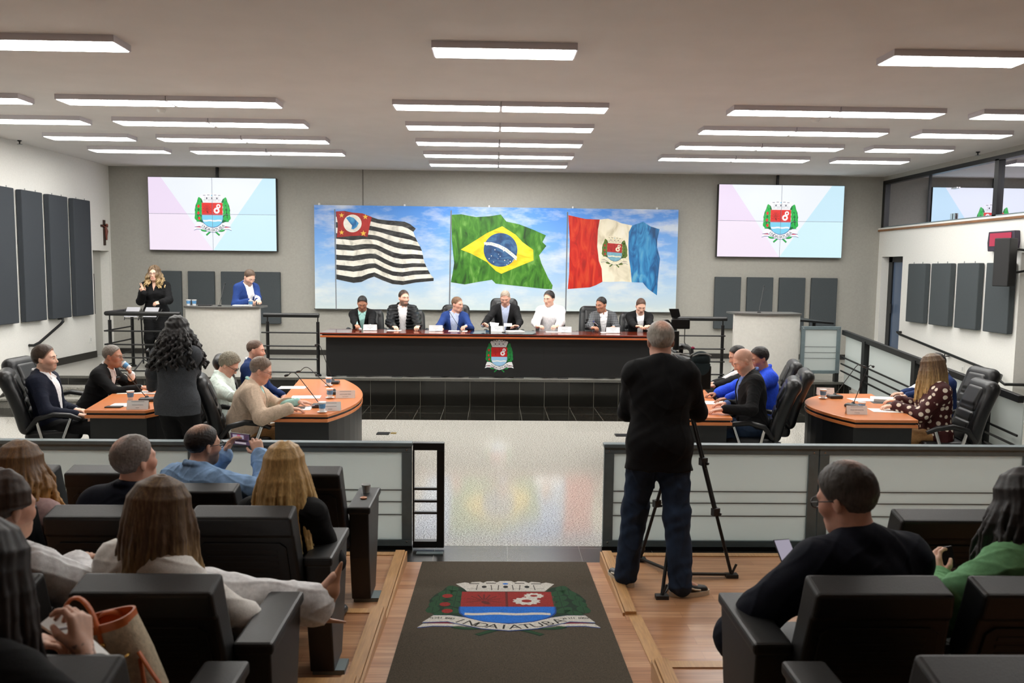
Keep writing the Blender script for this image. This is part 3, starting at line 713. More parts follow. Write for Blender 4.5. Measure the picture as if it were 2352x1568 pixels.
# red, white and blue town flag
b = MB()
pl2(b, [(805, 368), (880, 385), (960, 403), (1088, 408), (1072, 500), (1065, 650), (1080, 780), (1105, 850), (1112, 968), (1050, 1000), (1000, 1018), (800, 1033), (812, 900), (818, 600)], p_red, 1, z3)
pl2(b, [(1088, 408), (1160, 400), (1220, 415), (1280, 440), (1380, 462), (1350, 520), (1345, 640), (1350, 760), (1365, 850), (1376, 972), (1290, 965), (1180, 970), (1112, 968), (1105, 850), (1080, 780), (1065, 650), (1072, 500)], p_cre, 1, z3)
pl2(b, [(1380, 462), (1480, 428), (1545, 470), (1627, 495), (1605, 590), (1605, 660), (1630, 760), (1620, 860), (1610, 960), (1603, 1090), (1520, 1030), (1475, 975), (1376, 972), (1365, 850), (1350, 760), (1345, 640), (1350, 520)], p_cya, 1, z3)
c0 = z3(1222, 690); k0 = .262*.25510*1.0
crest(b, lambda u, v, l: (c0[0]+u*.50, YM-.0024-.0005*l, c0[2]-.02+v*.50+u*-.035), pal('flag', noise=(30, .15)), text=False)
b.add([z3(*p, 2) for p in [(793, 340), (804, 340), (786, 1240), (775, 1240)]], [(0, 1, 2, 3)], p_pole)
b.build('town_flag', t, world=True)['label'] = 'painted red, cream and blue flag with coat of arms'
b = MB()
b.bb((-3.45, YM+.005, 1.31), (3.55, YB-.03, 1.326), mat('mural edge shade strip', (60, 60, 60), .8)); b.build('bottom_edge', t, world=True)

# ================================================================ stage desk
m_cher = mat('cherry veneer', (196, 100, 50), .22, noise=(5, .06), stretch=(1.5, 12, 12), coat=.3)
m_cherd = mat('dark cherry veneer', (108, 40, 22), .16, noise=(5, .14), stretch=(1.5, 12, 12), coat=.4)
ZD = 1.125
t = thing('council_desk', 'long stage desk with black front, red wood top edge and coat of arms', 'desk', (.03, 12.7, ZS))
b = MB()
b.bb((-2.6, 12.52, ZS+.02), (2.72, 12.58, ZD-.065), m_blackm); b.bb((-2.6, 12.58, ZS), (-2.55, 13.05, ZD-.065), m_blackm); b.bb((2.67, 12.58, ZS), (2.72, 13.05, ZD-.065), m_blackm)
b.build('front_panel', t, world=True)
b = MB(); b.bb((-2.66, 12.36, ZD-.028), (2.78, 13.12, ZD), m_cherd); b.build('desk_top', t, world=True, bevel=.006)
b = MB(); b.bb((-2.66, 12.37, ZD-.075), (2.78, 13.1, ZD-.045), m_cher); b.build('lower_edge_band', t, world=True, bevel=.006)
b = MB(); b.bb((-2.63, 12.39, ZD-.045), (2.75, 13.08, ZD-.028), m_black); b.build('edge_groove', t, world=True)
b = MB(); b.bb((-.36, 12.355, ZD), (.66, 13.05, ZD+.004), mat('black glass desk inlay', (20, 20, 21), .08)); b.build('desk_inlay', t, world=True)
b = MB()
for x in (-.05+.84, 2.3): b.bb((x-.004, 12.518, ZS+.02), (x+.004, 12.521, ZD-.07), mat('panel joint', (8, 8, 8), .6))
b.build('panel_joint', t, world=True)
for x in (-2.2, -1.5, -.9, -.3, .4, 1.1): b = MB(); b.bb((x-.08, 12.5, ZS), (x+.08, 12.53, ZS+.018), mat('grey foot', (70, 70, 70), .5)); b.build('desk_foot', t, world=True)
b = MB(); cc = ay(1147, 818, 12.515); k = 55*12.5/FPX*1.06
crest(b, lambda u, v, l: (cc[0]+u*k*1.1, 12.518-.001*l, cc[2]+v*k*1.1), pal('desk')); b.build('coat_of_arms', t, world=True)

# ================================================================ entrance mat with the emblem, lying on the sloping aisle
t = thing('door_mat', 'dark brown carpet runner with large coat of arms on the sloping aisle', 'mat', (.1, 4.0, zr(4.0)))
m_mat = mat('dark brown mat pile', (82, 75, 65), 1., noise=(160, .3), bump=(300, .6), spec=.1)
def mp3(x, y, h): return (x, y, zr(y)+h)
b = MB(); b.add([mp3(-.5, 5.68, .002), mp3(.69, 5.68, .002), mp3(.69, -1.5, .002), mp3(-.5, -1.5, .002), mp3(-.5, 5.68, .012), mp3(.69, 5.68, .012), mp3(.69, -1.5, .012), mp3(-.5, -1.5, .012)], [(0, 1, 2, 3), (7, 6, 5, 4), (0, 4, 5, 1), (1, 5, 6, 2), (2, 6, 7, 3), (3, 7, 4, 0)], m_mat)
b.build('pile', t, world=True)
b = MB()
def matP(u, v, l):        # the emblem lies on the slope
    y = 4.76+v*.80
    return mp3(.105+u*1.0, y, .0125+.0004*l)
crest(b, matP, pal('mat', rough=1., noise=(140, .3)), dates=True); b.build('coat_of_arms', t, world=True)
# ================================================================ railings on the stage
def stage_rail(x0, x1, y, posts, lab, ret=None):
    t = thing('stage_railing', lab, 'railing', (x0, y, ZS))
    b = MB(); b.tube([(x0, y, 1.37), (x1, y, 1.37)], .035, m_black, 12)
    if ret: b.tube([(x0, y, 1.37), (ret[0], ret[1], 1.37)], .035, m_black, 12)
    b.build('handrail', t, world=True, smooth=50)
    for px, py in [(p, y) for p in posts]+([ret] if ret else []):
        b = MB(); b.tube([(px, py, ZS), (px, py, 1.27)], .026, m_black, 12); b.tube([(px, py, 1.27), (px, py, 1.35)], .01, m_black, 8); b.lathe([(.05, 0), (.05, .02), (.03, .035)], (px, py, ZS), m_black, 14); b.build('post', t, world=True, smooth=50)
    for z in (1.10, .89, .685, .48):
        b = MB(); b.tube([(x0-.03, y-.02, z), (x1-.02, y-.02, z)], .012, m_black, 8)
        if ret: b.tube([(x0-.02, y-.02, z), (ret[0], ret[1], z)], .012, m_black, 8)
        b.build('horizontal_bar', t, world=True, smooth=50)
stage_rail(-6.0, -4.86, 12.6, (-5.95, -4.9), 'black stage railing in front of the woman interpreting', ret=(-6.05, 13.6))
stage_rail(-3.58, -2.72, 12.6, (-3.52, -2.74), 'black stage railing between the left pulpit and the long desk')
stage_rail(2.85, 3.72, 12.75, (2.9, 3.66), 'black stage railing between the long desk and the right pulpit')

# ================================================================ curved pulpits
def pulpit(xc, y, r, w, z0, z1, lab, sag):
    t = thing('pulpit', lab, 'pulpit', (xc, y, z0))
    n = 20; arc = []
    for k in range(n+1):
        u = -1+2*k/n; arc.append((xc+u*w/2, y-sag*(1-u*u)))
    b = MB(); th = .08
    inn = [(x, yy+th) for x, yy in arc]
    ol = arc+inn[::-1]
    b.prism([(x, yy, z0) for x, yy in ol], (0, 0, z1-z0-.03), m_pulp); b.build('curved_body', t, world=True, smooth=30)
    top = [(xc+(x-xc)*1.03, yy-.03) for x, yy in arc]; back = [(xc+w*.515, y+.42), (xc-w*.515, y+.42)]
    b = MB(); b.prism([(x, yy, z1-.03) for x, yy in top+back], (0, 0, .03), m_ptop); b.build('stone_top', t, world=True, bevel=.004)
    b = MB(); b.prism([(x, yy-.012, z0) for x, yy in arc]+[(x, yy, z0) for x, yy in inn[::-1]], (0, 0, .06), m_base); b.build('plinth', t, world=True)
    return t
m_pulp = mat('pale textured plaster', (205, 203, 196), .85, noise=(26, .04), bump=(110, .4))
m_ptop = mat('grey stone top', (84, 82, 78), .3, noise=(60, .2))
ZPL = 1.50
pulpit(-4.22, 12.62, 1, 1.14, 0.0, ZPL, 'pale curved pulpit on the left with a man writing at it', .24)
pulpit(4.27, 12.45, 1, 1.03, 0., 1.49, 'pale curved pulpit on the right with no one at it', .2)

# ================================================================ glass guards
m, nt, bs, v = mat_base('frosted glass', .35)
bs.inputs['Base Color'].default_value = (*lin((220, 226, 225)), 1)
tl = N(nt, 'ShaderNodeBsdfTranslucent'); tl.inputs['Color'].default_value = (*lin((225, 232, 230)), 1)
tr = N(nt, 'ShaderNodeBsdfTransparent'); m1 = N(nt, 'ShaderNodeMixShader'); m1.inputs[0].default_value = .5; m2 = N(nt, 'ShaderNodeMixShader'); m2.inputs[0].default_value = .12
nt.links.new(bs.outputs[0], m1.inputs[1]); nt.links.new(tl.outputs[0], m1.inputs[2]); nt.links.new(m1.outputs[0], m2.inputs[1]); nt.links.new(tr.outputs[0], m2.inputs[2])
nt.links.new(m2.outputs[0], nt.nodes['Material Output'].inputs[0]); m_frost = m
m_bolt = mat('steel bolt', (190, 190, 190), .25, metal=1.)
def guard(x0, x1, y, z0, z1, t, fw=.05, bars=(.27, .37, .46), m=None, foot=True):
    m = m or m_alu
    b = MB()
    b.bb((x0, y-.02, z1-.05), (x1, y+.02, z1), m); b.bb((x0, y-.02, z0), (x1, y+.02, z0+.05), m)
    b.bb((x0, y-.02, z0+.05), (x0+fw, y+.02, z1-.05), m); b.bb((x1-fw, y-.02, z0+.05), (x1, y+.02, z1-.05), m)
    b.build('panel_frame', t, world=True, bevel=.003)
    b = MB(); b.bb((x0+fw-.005, y-.006, z0+.045), (x1-fw+.005, y+.004, z1-.045), m_frost); b.build('frosted_glass', t, world=True)
    for z in bars:
        b = MB(); b.bb((x0+fw, y-.008, z-.004), (x1-fw, y+.006, z+.004), mat('dim bar behind glass', (112, 118, 118), .5)); b.build('bar', t, world=True)
    b = MB()
    for x in (x0+fw/2, x1-fw/2):
        for z in (z0+.035, z1-.03): b.ball((x, y-.021, z), (.008, .005, .008), m_bolt, 8)
    b.build('bolt', t, world=True)
YG = 5.97
def barrier(x0, x1, splits, lab, gate=None):
    t = thing('glass_barrier', lab, 'barrier', ((x0+x1)/2, YG, 0))
    b = MB(); b.bb((x0, YG-.03, .795), (x1, YG+.05, .825), m_alu); b.build('top_rail', t, world=True, bevel=.004)
    e = [x0]+splits+[x1]
    for a, c in zip(e[:-1], e[1:]): guard(a+.004, c-.004, YG, .03, .8, t, .075 if c-a > 1 else .05)
    b = MB(); b.bb((x0, YG-.02, 0), (x1, YG+.02, .03), m_black); b.build('base_rail', t, world=True)
    return t
barrier(-7.2, -.6, [-5.4, -3.82, -2.19], 'grey framed frosted glass barrier on the left between audience and council floor')
barrier(.84, 9.0, [2.48, 4.13, 5.8, 7.4], 'grey framed frosted glass barrier on the right behind the standing cameraman')
t = thing('gate_frame', 'open black metal frame with three bars at the end of the left barrier', 'gate', (-.48, YG, 0))
b = MB(); b.bb((-.595, YG-.03, .77), (-.36, YG+.03, .825), m_black); b.bb((-.415, YG-.03, 0.02), (-.36, YG+.03, .77), m_black); b.bb((-.595, YG-.03, .02), (-.415, YG+.03, .07), m_black); b.bb((-.597, YG-.03, .07), (-.585, YG+.03, .77), m_black)
b.build('frame', t, world=True, bevel=.003)
for z in (.47, .375, .285):
    b = MB(); b.bb((-.585, YG-.015, z-.008), (-.415, YG+.015, z+.008), m_black); b.build('bar', t, world=True)
b = MB(); b.bb((-.56, YG-.13, 0), (-.36, YG-.08, .012), m_alu); b.build('floor_stop', t, world=True)
# glass guard and sloping rail beside the ramp
t = thing('glass_guard', 'small frosted glass guard on black feet beside the right pulpit', 'barrier', (5.1, 12.4, ZS))
guard(4.8, 5.42, 12.43, .55, 1.29, t, .06, (.97, .88, .79))
b = MB()
for x in (4.83, 5.38): b.bb((x-.03, 12.4, ZS), (x+.03, 12.48, .56), m_black)
b.build('foot', t, world=True)
t = thing('folded_panel', 'black flat panel lying behind the glass guard by the right pulpit', 'panel', (5.0, 12.9, 1.33))
b = MB(); b.tube([(4.75, 12.9, ZS), (4.75, 12.9, 1.36)], .03, m_black); b.tube([(5.35, 13.3, ZS), (5.35, 13.3, 1.3)], .03, m_black); b.build('post', t, world=True, smooth=40)
b = MB(); b.prism([(4.72, 12.6, 1.36), (5.38, 12.6, 1.31), (5.38, 13.4, 1.31), (4.72, 13.4, 1.4)], (0, 0, .03), m_black); b.build('panel_top', t, world=True)
t = thing('ramp_railing', 'long black sloping railing with glass panels descending beside the right ramp', 'railing', (5.45, 10.5, 0))
def rz(y): return 1.245-(12.38-y)*.0835
b = MB(); b.sqtube((5.45, 12.38, rz(12.38)-.04), (5.45, 8.1, rz(8.1)-.04), .06, .075, m_black); b.build('top_rail', t, world=True, bevel=.004)
for y in (11.62, 10.2, 8.95, 8.7):
    b = MB(); b.bb((5.41, y-.045, max(0, ZS*(y-9.2)/3.9)), (5.49, y+.045, rz(y)-.05), m_black); b.build('post', t, world=True)
for q in (.42, .53, .64):
    b = MB(); b.sqtube((5.43, 12.38, rz(12.38)-q), (5.43, 8.1, rz(8.1)-q), .016, .022, m_black); b.build('sloping_bar', t, world=True)
for y0, y1 in ((12.35, 11.68), (11.55, 10.26), (10.14, 9.02), (8.63, 8.1)):
    b = MB(); b.prism([(5.475, y0, rz(y0)-.09), (5.475, y1, rz(y1)-.09), (5.475, y1, rz(y1)-.84), (5.475, y0, rz(y0)-.84)], (.012, 0, 0), m_frost); b.build('frosted_glass', t, world=True)

# ================================================================ curved council desks
def council_desk(pts, lab, grp):
    c = np.mean(pts, 0); t = thing('curved_desk', lab, 'desk', (c[0], c[1], 0), 0, grp)
    def off(k): return [(c[0]+(x-c[0])*k, c[1]+(y-c[1])*k) for x, y in pts]
    for nm, z0, z1, m, k in (('desk_top', .722, .75, m_cher2, 1.), ('edge_groove', .702, .722, m_black, .975), ('lower_edge_band', .672, .702, m_cher2, 1.)):
        b = MB(); b.prism([(x, y, z0) for x, y in off(k)], (0, 0, z1-z0), m); b.build(nm, t, world=True, bevel=.004 if m is m_cher2 else 0)
    b = MB(); o = off(.94); q = off(.88)
    for i in range(len(o)-1): b.prism([(*o[i], 0), (*o[i+1], 0), (*q[i+1], 0), (*q[i], 0)], (0, 0, .672), m_blackg)
    b.build('base_panel', t, world=True)
m_cher2 = mat('orange cherry veneer', (216, 130, 74), .28, noise=(4, .05), stretch=(2, 8, 8), coat=.15)
m_blackg = mat('black grey laminate', (24, 25, 26), .4, noise=(8, .15))
def arc3(p0, p1, p2, n=10):     # bulging edge through p1
    out = []
    q = (2*p1[0]-.5*(p0[0]+p2[0]), 2*p1[1]-.5*(p0[1]+p2[1]))
    for k in range(n+1):
        u = k/n; out.append(((1-u)**2*p0[0]+2*u*(1-u)*q[0]+u*u*p2[0], (1-u)**2*p0[1]+2*u*(1-u)*q[1]+u*u*p2[1]))
    return out
dC = [(-2.09, 7.5)]+arc3((-1.55, 7.5), (-1.40, 8.6), (-1.83, 9.88), 14)+[(-2.38, 9.88)]
dA = [(-3.87, 7.63)]+arc3((-3.3, 7.63), (-3.22, 8.4), (-3.72, 9.24), 14)+[(-4.2, 9.24)]
dD = [(2.27, 7.48)]+arc3((1.7, 7.48), (1.56, 8.6), (1.98, 9.88), 14)+[(2.54, 9.88)]
dE = [(4.02, 7.42)]+arc3((3.42, 7.42), (3.3, 8.35), (3.86, 9.05), 14)+[(4.34, 9.05)]
council_desk(dC, 'curved orange wood desk of the man in the beige blazer', 'curved council desks')
council_desk(dA, 'curved orange wood desk at far left beside the standing woman', 'curved council desks')
council_desk(dD, 'curved orange wood desk of the bald man, half hidden by the cameraman', 'curved council desks')
council_desk(dE, 'curved orange wood desk of the woman in the polka dot blouse', 'curved council desks')

# ================================================================ leather office chairs
m_lea = mat('black leather', (19, 20, 22), .36, noise=(30, .12), bump=(160, .25))
def office_chair(label, h=1.1):
    t = thing('office_chair', label, 'office chair', (0, 0, 0), 0, 'black leather office chairs')
    s = SDF(); z0 = .5
    F = lambda z: -.215-.10*(z-z0)/.6-.11*((z-z0)/.6)**2
    z = z0+.02
    while z < h-.07:
        u = (z-z0)/(h-z0); w = .2-.03*u*u
        s.cap((-w, F(z), z), (w, F(z), z), .052, None, .05); z += .045
    s.cap((-.15, F(h-.08)+.005, h-.075), (.15, F(h-.08)+.005, h-.075), .072, None, .04)
    V, Q = s.mesh(.012); npmesh('backrest', V, Q, m_lea, t)
    s = SDF()
    for k in range(4):
        z = z0+.045+k*.098; sl = math.atan2(F(z+.05)-F(z-.05), .1); M = np.array(Matrix.Rotation(-sl, 3, 'X')).T
        s.rbox((0, F(z)+.05, z), (.165, .03, .049), .022, M, .004)
    z = h-.17; sl = math.atan2(F(z+.05)-F(z-.05), .1); M = np.array(Matrix.Rotation(-sl, 3, 'X')).T
    s.rbox((0, F(z)+.045, z), (.16, .045, .11), .04, M, .006)
    V, Q = s.mesh(.009); npmesh('back_cushion', V, Q, m_lea, t)
    s = SDF().rbox((0, .02, .44), (.25, .25, .06), .05); V, Q = s.mesh(.014); npmesh('seat_cushion', V, Q, m_lea, t)
    for sx in (-1, 1):
        b = MB(); b.tube([(sx*.27, -.2, .52), (sx*.3, -.12, .63), (sx*.31, .02, .665), (sx*.31, .16, .645), (sx*.3, .25, .6)], [.03, .036, .036, .034, .026], m_lea, 12, flat=.75); b.build('armrest', t, smooth=50)
        
        for pq in (((sx*.3, .17, .62), (sx*.28, .1, .42)), ((sx*.29, -.12, .6), (sx*.26, -.08, .42))):
            b = MB(); b.tube(pq, .018, m_chrome, 10, flat=.6); b.build('arm_support', t, smooth=50)
    b = MB(); b.tube([(0, 0, .38), (0, 0, .12)], .03, m_chrome)
    for k in range(5):
        a = 2*math.pi*k/5; b.tube([(0, 0, .13), (.28*math.cos(a), .28*math.sin(a), .075)], [.03, .018], m_black, 8); b.ball((.29*math.cos(a), .29*math.sin(a), .035), .034, m_black, 10)
    b.build('swivel_base', t, smooth=50)
    return t
ch = office_chair('black leather office chair of the man in the navy suit, nearest the left wall')
ch.location = (-4.85, 8.0, 0); ch.rotation_euler = (0, 0, R(-84))
lowc = office_chair('low black leather chair behind the man in the mint shirt', .98); lowc.location = (-2.15, 13.7, ZS); lowc.rotation_euler = (0, 0, R(180))
tallc = office_chair('tall black leather chair behind the man reading at the stage centre', 1.2); tallc.location = (.18, 13.66, ZS); tallc.rotation_euler = (0, 0, R(180))
H = lambda h: R(-h)    # heading: 0 away from the camera, 90 to the right
G = 'black leather office chairs'
def chair(x, y, z, head, lab): dup(ch, (x, y, z), H(head), lab, G)
for x, lab in ((-.66, 'in the blue blazer on stage'), (.99, 'in the plain white shirt'), (1.74, 'in the grey checked blazer')):
    dup(ch, (x, 13.68, ZS-.02), R(180), f'black leather chair behind the man {lab}', G)
for x, lab in ((-1.44, 'in the quilted jacket'), (2.44, 'in black jacket and white tee')): dup(lowc, (x, 13.7, ZS), R(180), f'low black leather chair behind the man {lab}', G)

# ================================================================ auditorium seats
m_vin = mat('black vinyl', (22, 22, 23), .45, noise=(40, .1), bump=(240, .2))
m_vin2 = mat('black back panel', (10, 10, 11), .5, noise=(60, .1))
def seat(label, kind):
    t = thing('auditorium_seat', label, 'auditorium seat', (0, 0, 0), 0, 'black auditorium seats')
    # back, reclined; local +y is towards the stage
    M = Matrix.Rotation(R(14), 3, 'X')
    def tr(p): q = M @ Vector(p); return (q.x, q.y-.26, q.z+.42)
    b = MB(); pr = [(-.05, -.04), (.045, -.04), (.05, .34), (.06, .465), (-.062, .465), (-.066, .38), (-.055, .36)]      # side outline (depth, height)
    def wd(z): return .262-.032*min(1, max(0, z)/.46)
    n = len(pr); b.add([tr((sx*wd(z), y, z)) for sx in (-1, 1) for y, z in pr], [tuple(range(n-1, -1, -1)), tuple(range(n, 2*n))]+[(i, (i+1) % n, n+(i+1) % n, n+i) for i in range(n)], m_vin); b.build('backrest', t, bevel=.014, seg=3)
    b = MB(); vs = [tr((x, y, z)) for y in (-.062, -.045) for x, z in ((-.215, -.03), (.215, -.03), (.2, .31), (.17, .335), (-.17, .335), (-.2, .31))]
    b.add(vs, [(5, 4, 3, 2, 1, 0), (6, 7, 8, 9, 10, 11)]+[(i, (i+1) % 6, 6+(i+1) % 6, 6+i) for i in range(6)], m_vin2)
    for q in range(9): z = .03+q*.032; b.add([tr((x, y, zz)) for y in (-.0645, -.06) for x, zz in ((-.16, z), (.16, z), (.16, z+.016), (-.16, z+.016))], [(3, 2, 1, 0), (4, 5, 6, 7), (0, 1, 5, 4), (1, 2, 6, 5), (2, 3, 7, 6), (3, 0, 4, 7)], m_vin2)
    b.build('back_panel', t, bevel=.003)
    b = MB(); b.box((0, 0, .42), (.46, .46, .12), m_vin); b.build('seat_cushion', t, bevel=.03, seg=3)
    sx, w = (1, .05) if kind in 'AB' else (-1, .05)
    if kind in 'AC': w = .14
    x = sx*(.245+w/2)
    b = MB(); b.prism([(x-w*.42, -.2, .02), (x-w*.42, .0, .02), (x-w*.42, .1, .3), (x-w*.42, .16, .58), (x-w*.42, -.28, .58), (x-w*.42, -.26, .3)], (w*.84, 0, 0), m_vin); b.build('side_panel', t, bevel=.008)
    b = MB(); b.box((x, -.06, .6), (w, .46, .045), m_vin); b.build('armrest', t, bevel=.012)
    b = MB(); b.box((x+sx*w*.2, -.13, .012), (w*1.1, .12, .024), m_alu); b.build('foot_plate', t)
    return t
SG = 'black auditorium seats'
sproto = {}
def put_seat(x, row, kind, lab):
    y = {1: 5.0, 2: 3.97, 3: 2.96, 4: 2.25}[row]; z = PZ[row-1]
    if kind not in sproto:
        sproto[kind] = o = seat(lab, kind); o.location = (x, y, z); o.scale = (.95, 1, .88) if 'denim' in lab else (1, 1, 1); return
    o = dup(sproto[kind], (x, y, z), 0, lab, SG)
    o.scale = (1, 1, 1)
for a in [(-1.11, 1, 'A', 'empty black seat at the aisle end of the front row on the left'), (-1.70, 1, 'B', 'black front row seat of the man in denim filming'),
          (-2.22, 1, 'B', 'black front row seat directly ahead of the grey-haired man in navy'), (-2.75, 1, 'B', 'black front row seat directly ahead of the woman in the pink blazer'),
          (-1.13, 2, 'A', 'black second row seat of the straight-haired blonde woman in black'), (-1.77, 2, 'B', 'black second row seat of the grey-haired man in navy'),
          (-2.31, 2, 'B', 'black second row seat of the woman in the pink blazer'), (-1.13, 3, 'A', 'black third row seat of the woman in the white jacket'),
          (-1.72, 3, 'B', 'black third row seat of the woman with the tied back hair'), (1.30, 3, 'C', 'black third row seat of the man in the navy blazer with glasses'),
          (1.86, 3, 'D', 'black third row seat of the woman in green'), (2.10, 2, 'D', 'black second row seat showing its top edge ahead of the woman in green'),
          (2.66, 2, 'D', 'black second row seat at the right edge behind the green blouse'), (1.30, 4, 'C', 'black fourth row seat at the bottom right corner of the photo'), (-1.13, 4, 'A', 'black fourth row seat holding the handbag')]:
    put_seat(*a)

# ================================================================ small things on the desks
m_cupw = mat('white plastic cup', (236, 238, 240), .35); m_cupb = mat('blue printed film', (92, 150, 200), .4, noise=(70, .35)); m_foil = mat('white foil', (245, 245, 245), .3)
def cup_proto(label, group):
    t = thing('water_cup', label, 'cup', (0, 0, 0), 0, group)
    b = MB(); b.lathe([(.001, 0), (.025, 0), (.034, .085), (.037, .088)], (0, 0, 0), m_cupw, 18, False); b.build('cup_body', t, smooth=40)
    b = MB(); b.lathe([(.0285, .03), (.0338, .075)], (0, 0, 0), m_cupb, 18, False); b.build('printed_band', t, smooth=40)
    b = MB(); b.lathe([(.038, .088), (.038, .092), (.001, .094)], (0, 0, 0), m_foil, 18, False); b.build('foil_lid', t, smooth=40)
    return t
cp = [None]
def cup(p, lab, grp):
    if cp[0] is None: cp[0] = cup_proto(lab, grp); cp[0].location = p; return
    dup(cp[0], p, random.uniform(0, 6), lab, grp)
for px, lab in ((819, 'beside the man in the mint shirt'), (893, 'beside the man in the quilted jacket'), (1079, 'beside the man in the blue blazer on stage'), (1120, 'beside the man reading at the centre'), (1272, 'in front of the man in the plain white shirt'), (1396, 'in front of the man in the checked blazer'), (1487, 'in front of the rightmost man')):
    q = az(px, 754+(px-1147)*.0115, ZD+.002); cup(tuple(q), f'water cup on the long desk {lab}', 'water cups on the long desk')
m_sauc = mat('white saucer', (240, 240, 238), .3)
def saucer(p, lab):
    b = MB(); b.lathe([(.001, .002), (.03, .002), (.046, .009), (.048, .011), (.03, .005), (.001, .005)], p, m_sauc, 20, False); tag(b.build('saucer', loc=p, smooth=40), lab, 'saucer', 'saucers')
for px, py, lab in ((755, 886, 'at the back of the beige-blazer man\'s desk'), (758, 914, 'beside the middle nameplate of the beige-blazer man\'s desk'), (740, 947, 'at the near edge of the beige-blazer man\'s desk'), (1890, 915, 'at the rounded end of the polka dot woman\'s desk')):
    q = az(px, py, .752); saucer((q[0], q[1], .751), f'white saucer {lab}'); cup((q[0], q[1], .762), f'small blue and white water cup {lab}', 'water cups on the curved desks')
for px, py, lab in ((300, 918, 'on the far left desk behind the nameplate'), (1979, 944, 'behind the nameplate of the polka dot woman')):
    q = az(px, py, .75); cup((q[0], q[1], .751), f'small blue and white water cup {lab}', 'water cups on the curved desks')
for x, y, lab in ((433, 699, 'at the far left of the left pulpit'), (446, 697, 'second at the left end of the left pulpit'), (576, 698, 'beside the writing man on the left pulpit')):
    q = ay(x, y, 12.66); cup((q[0], 12.66, ZPL+.001), f'small blue and white water cup {lab}', 'water cups on the left pulpit')
def gooseneck(base, tip, lab, bend=.5, basekind=0, h=0):
    base = Vector(base); tip = Vector(tip); t = thing('gooseneck_microphone', lab, 'microphone', base, 0, 'gooseneck microphones')
    if basekind == 0:
        d = (tip-base); d.z = 0; a = math.atan2(d.y, d.x) if d.length > .01 else 0
        s = SDF().rbox(base+Vector((0, 0, .018)), (.075, .055, .018), .012, np.array(Matrix.Rotation(a, 3, 'Z').transposed()), .01); s.cap(base+Vector((0, 0, .03)), base+Vector((0, 0, .045)), .016)
        V, Q = s.mesh(.007); o = npmesh('base', V, Q, m_micb, t); o.data.transform(Matrix.Translation(-base))
    else:
        b = MB(); b.lathe([(.03, 0), (.03, .01), (.012, .02)], base, m_black, 14); b.build('base', t, world=True)
    k = base+Vector((0, 0, .03)); e = k+(tip-k)*.62+Vector((0, 0, bend*.22)); pts = [k+(e-k)*(i/5) for i in range(5)]
    c = Vector((tip.x-(tip-k).x*.12, tip.y-(tip-k).y*.12, tip.z+bend*.02))
    for i in range(7): u = i/6; pts.append((1-u)**2*e+2*u*(1-u)*(e+(e-k)*.22)+u*u*c)
    b = MB(); b.tube(pts, .0042, m_black, 8); b.build('neck', t, world=True, smooth=60)
    b = MB(); b.tube([c, c+(tip-c)*.25, tip-(tip-c)*.2, tip], [.007, .012, .013, .007], m_black, 10); b.build('microphone_head', t, world=True, smooth=50)
m_micb = mat('dark grey microphone base', (46, 48, 50), .4)
def gm(bx, by, z, tx, ty, tY, lab, **k):
    q = az(bx, by, z); gooseneck((q[0], q[1], z), tuple(ay(tx, ty, tY)), lab, **k)
gm(338, 921, .75, 267, 869, 8.1, 'thin black gooseneck microphone on the far left desk, nearer one')
gm(352, 872, .75, 338, 806, 9.1, 'thin black gooseneck microphone on the far left desk, in front of the drinking man')
gm(735, 935, .75, 653, 863, 7.85, 'black gooseneck microphone bent toward the man in the beige blazer')
gm(768, 905, .75, 680, 854, 8.7, 'black gooseneck microphone bent toward the grey-haired man in pale shirt')
gm(765, 881, .75, 723, 793, 9.5, 'black gooseneck microphone at the back of the beige-blazer man\'s desk')
gm(1917, 914, .75, 1990, 843, 8.75, 'black gooseneck microphone at the rounded end of the polka dot woman\'s desk')
gm(1959, 935, .75, 2008, 843, 8.0, 'black gooseneck microphone beside the polka dot woman\'s nameplate')
gooseneck((-.52, 12.78, ZD), tuple(ay(1014, 712, 12.95)), 'black gooseneck microphone before the man in the blue blazer on stage', basekind=1)
gooseneck((.16, 12.66, ZD), tuple(ay(1149, 699, 13.0)), 'black gooseneck microphone before the man reading at the centre', basekind=1, bend=.2)
gooseneck((-4.26, 12.62, ZPL), tuple(ay(517, 651, 12.85)), 'tall thin microphone standing on the left pulpit', basekind=1, bend=.1)
gooseneck((4.15, 12.5, 1.49), tuple(ay(1755, 657, 12.9)), 'thin microphone standing on the right pulpit', basekind=1, bend=.1)
def plate(p, w, h, rz_, lines, lab, grp):
    t = thing('nameplate', lab, 'nameplate', p, 0, grp)
    M = Matrix.Rotation(rz_, 3, 'Z')
    def Q(u, v, l=0): q = M @ Vector((u*w, -.012+v*h*.28-.0008*l-.02, v*h)); return Vector(p)+q
    b = MB(); b.poly([Q(-.5, 0), Q(.5, 0), Q(.5, 1), Q(-.5, 1)], m_paper); q2 = M @ Vector((0, h*.56+.005, 0)); b.poly([Q(.5, 0)+q2, Q(-.5, 0)+q2, Q(-.5, 1), Q(.5, 1)], m_paper); b.build('card', t, world=True)
    b = MB(); k = mat('grey print', (120, 120, 122), .8); kd = mat('dark print', (50, 50, 54), .8)
    for txt, v, s in lines:
        if isinstance(txt, float): b.poly([Q(-txt/2, v-.02, 1), Q(txt/2, v-.02, 1), Q(txt/2, v+.02, 1), Q(-txt/2, v+.02, 1)], k); continue
        vs, fs = glyphs(txt); b.add([Q(x*s*h/w, v+y*s, 1) for x, y in vs], fs, kd)
    b.build('lettering', t, world=True)
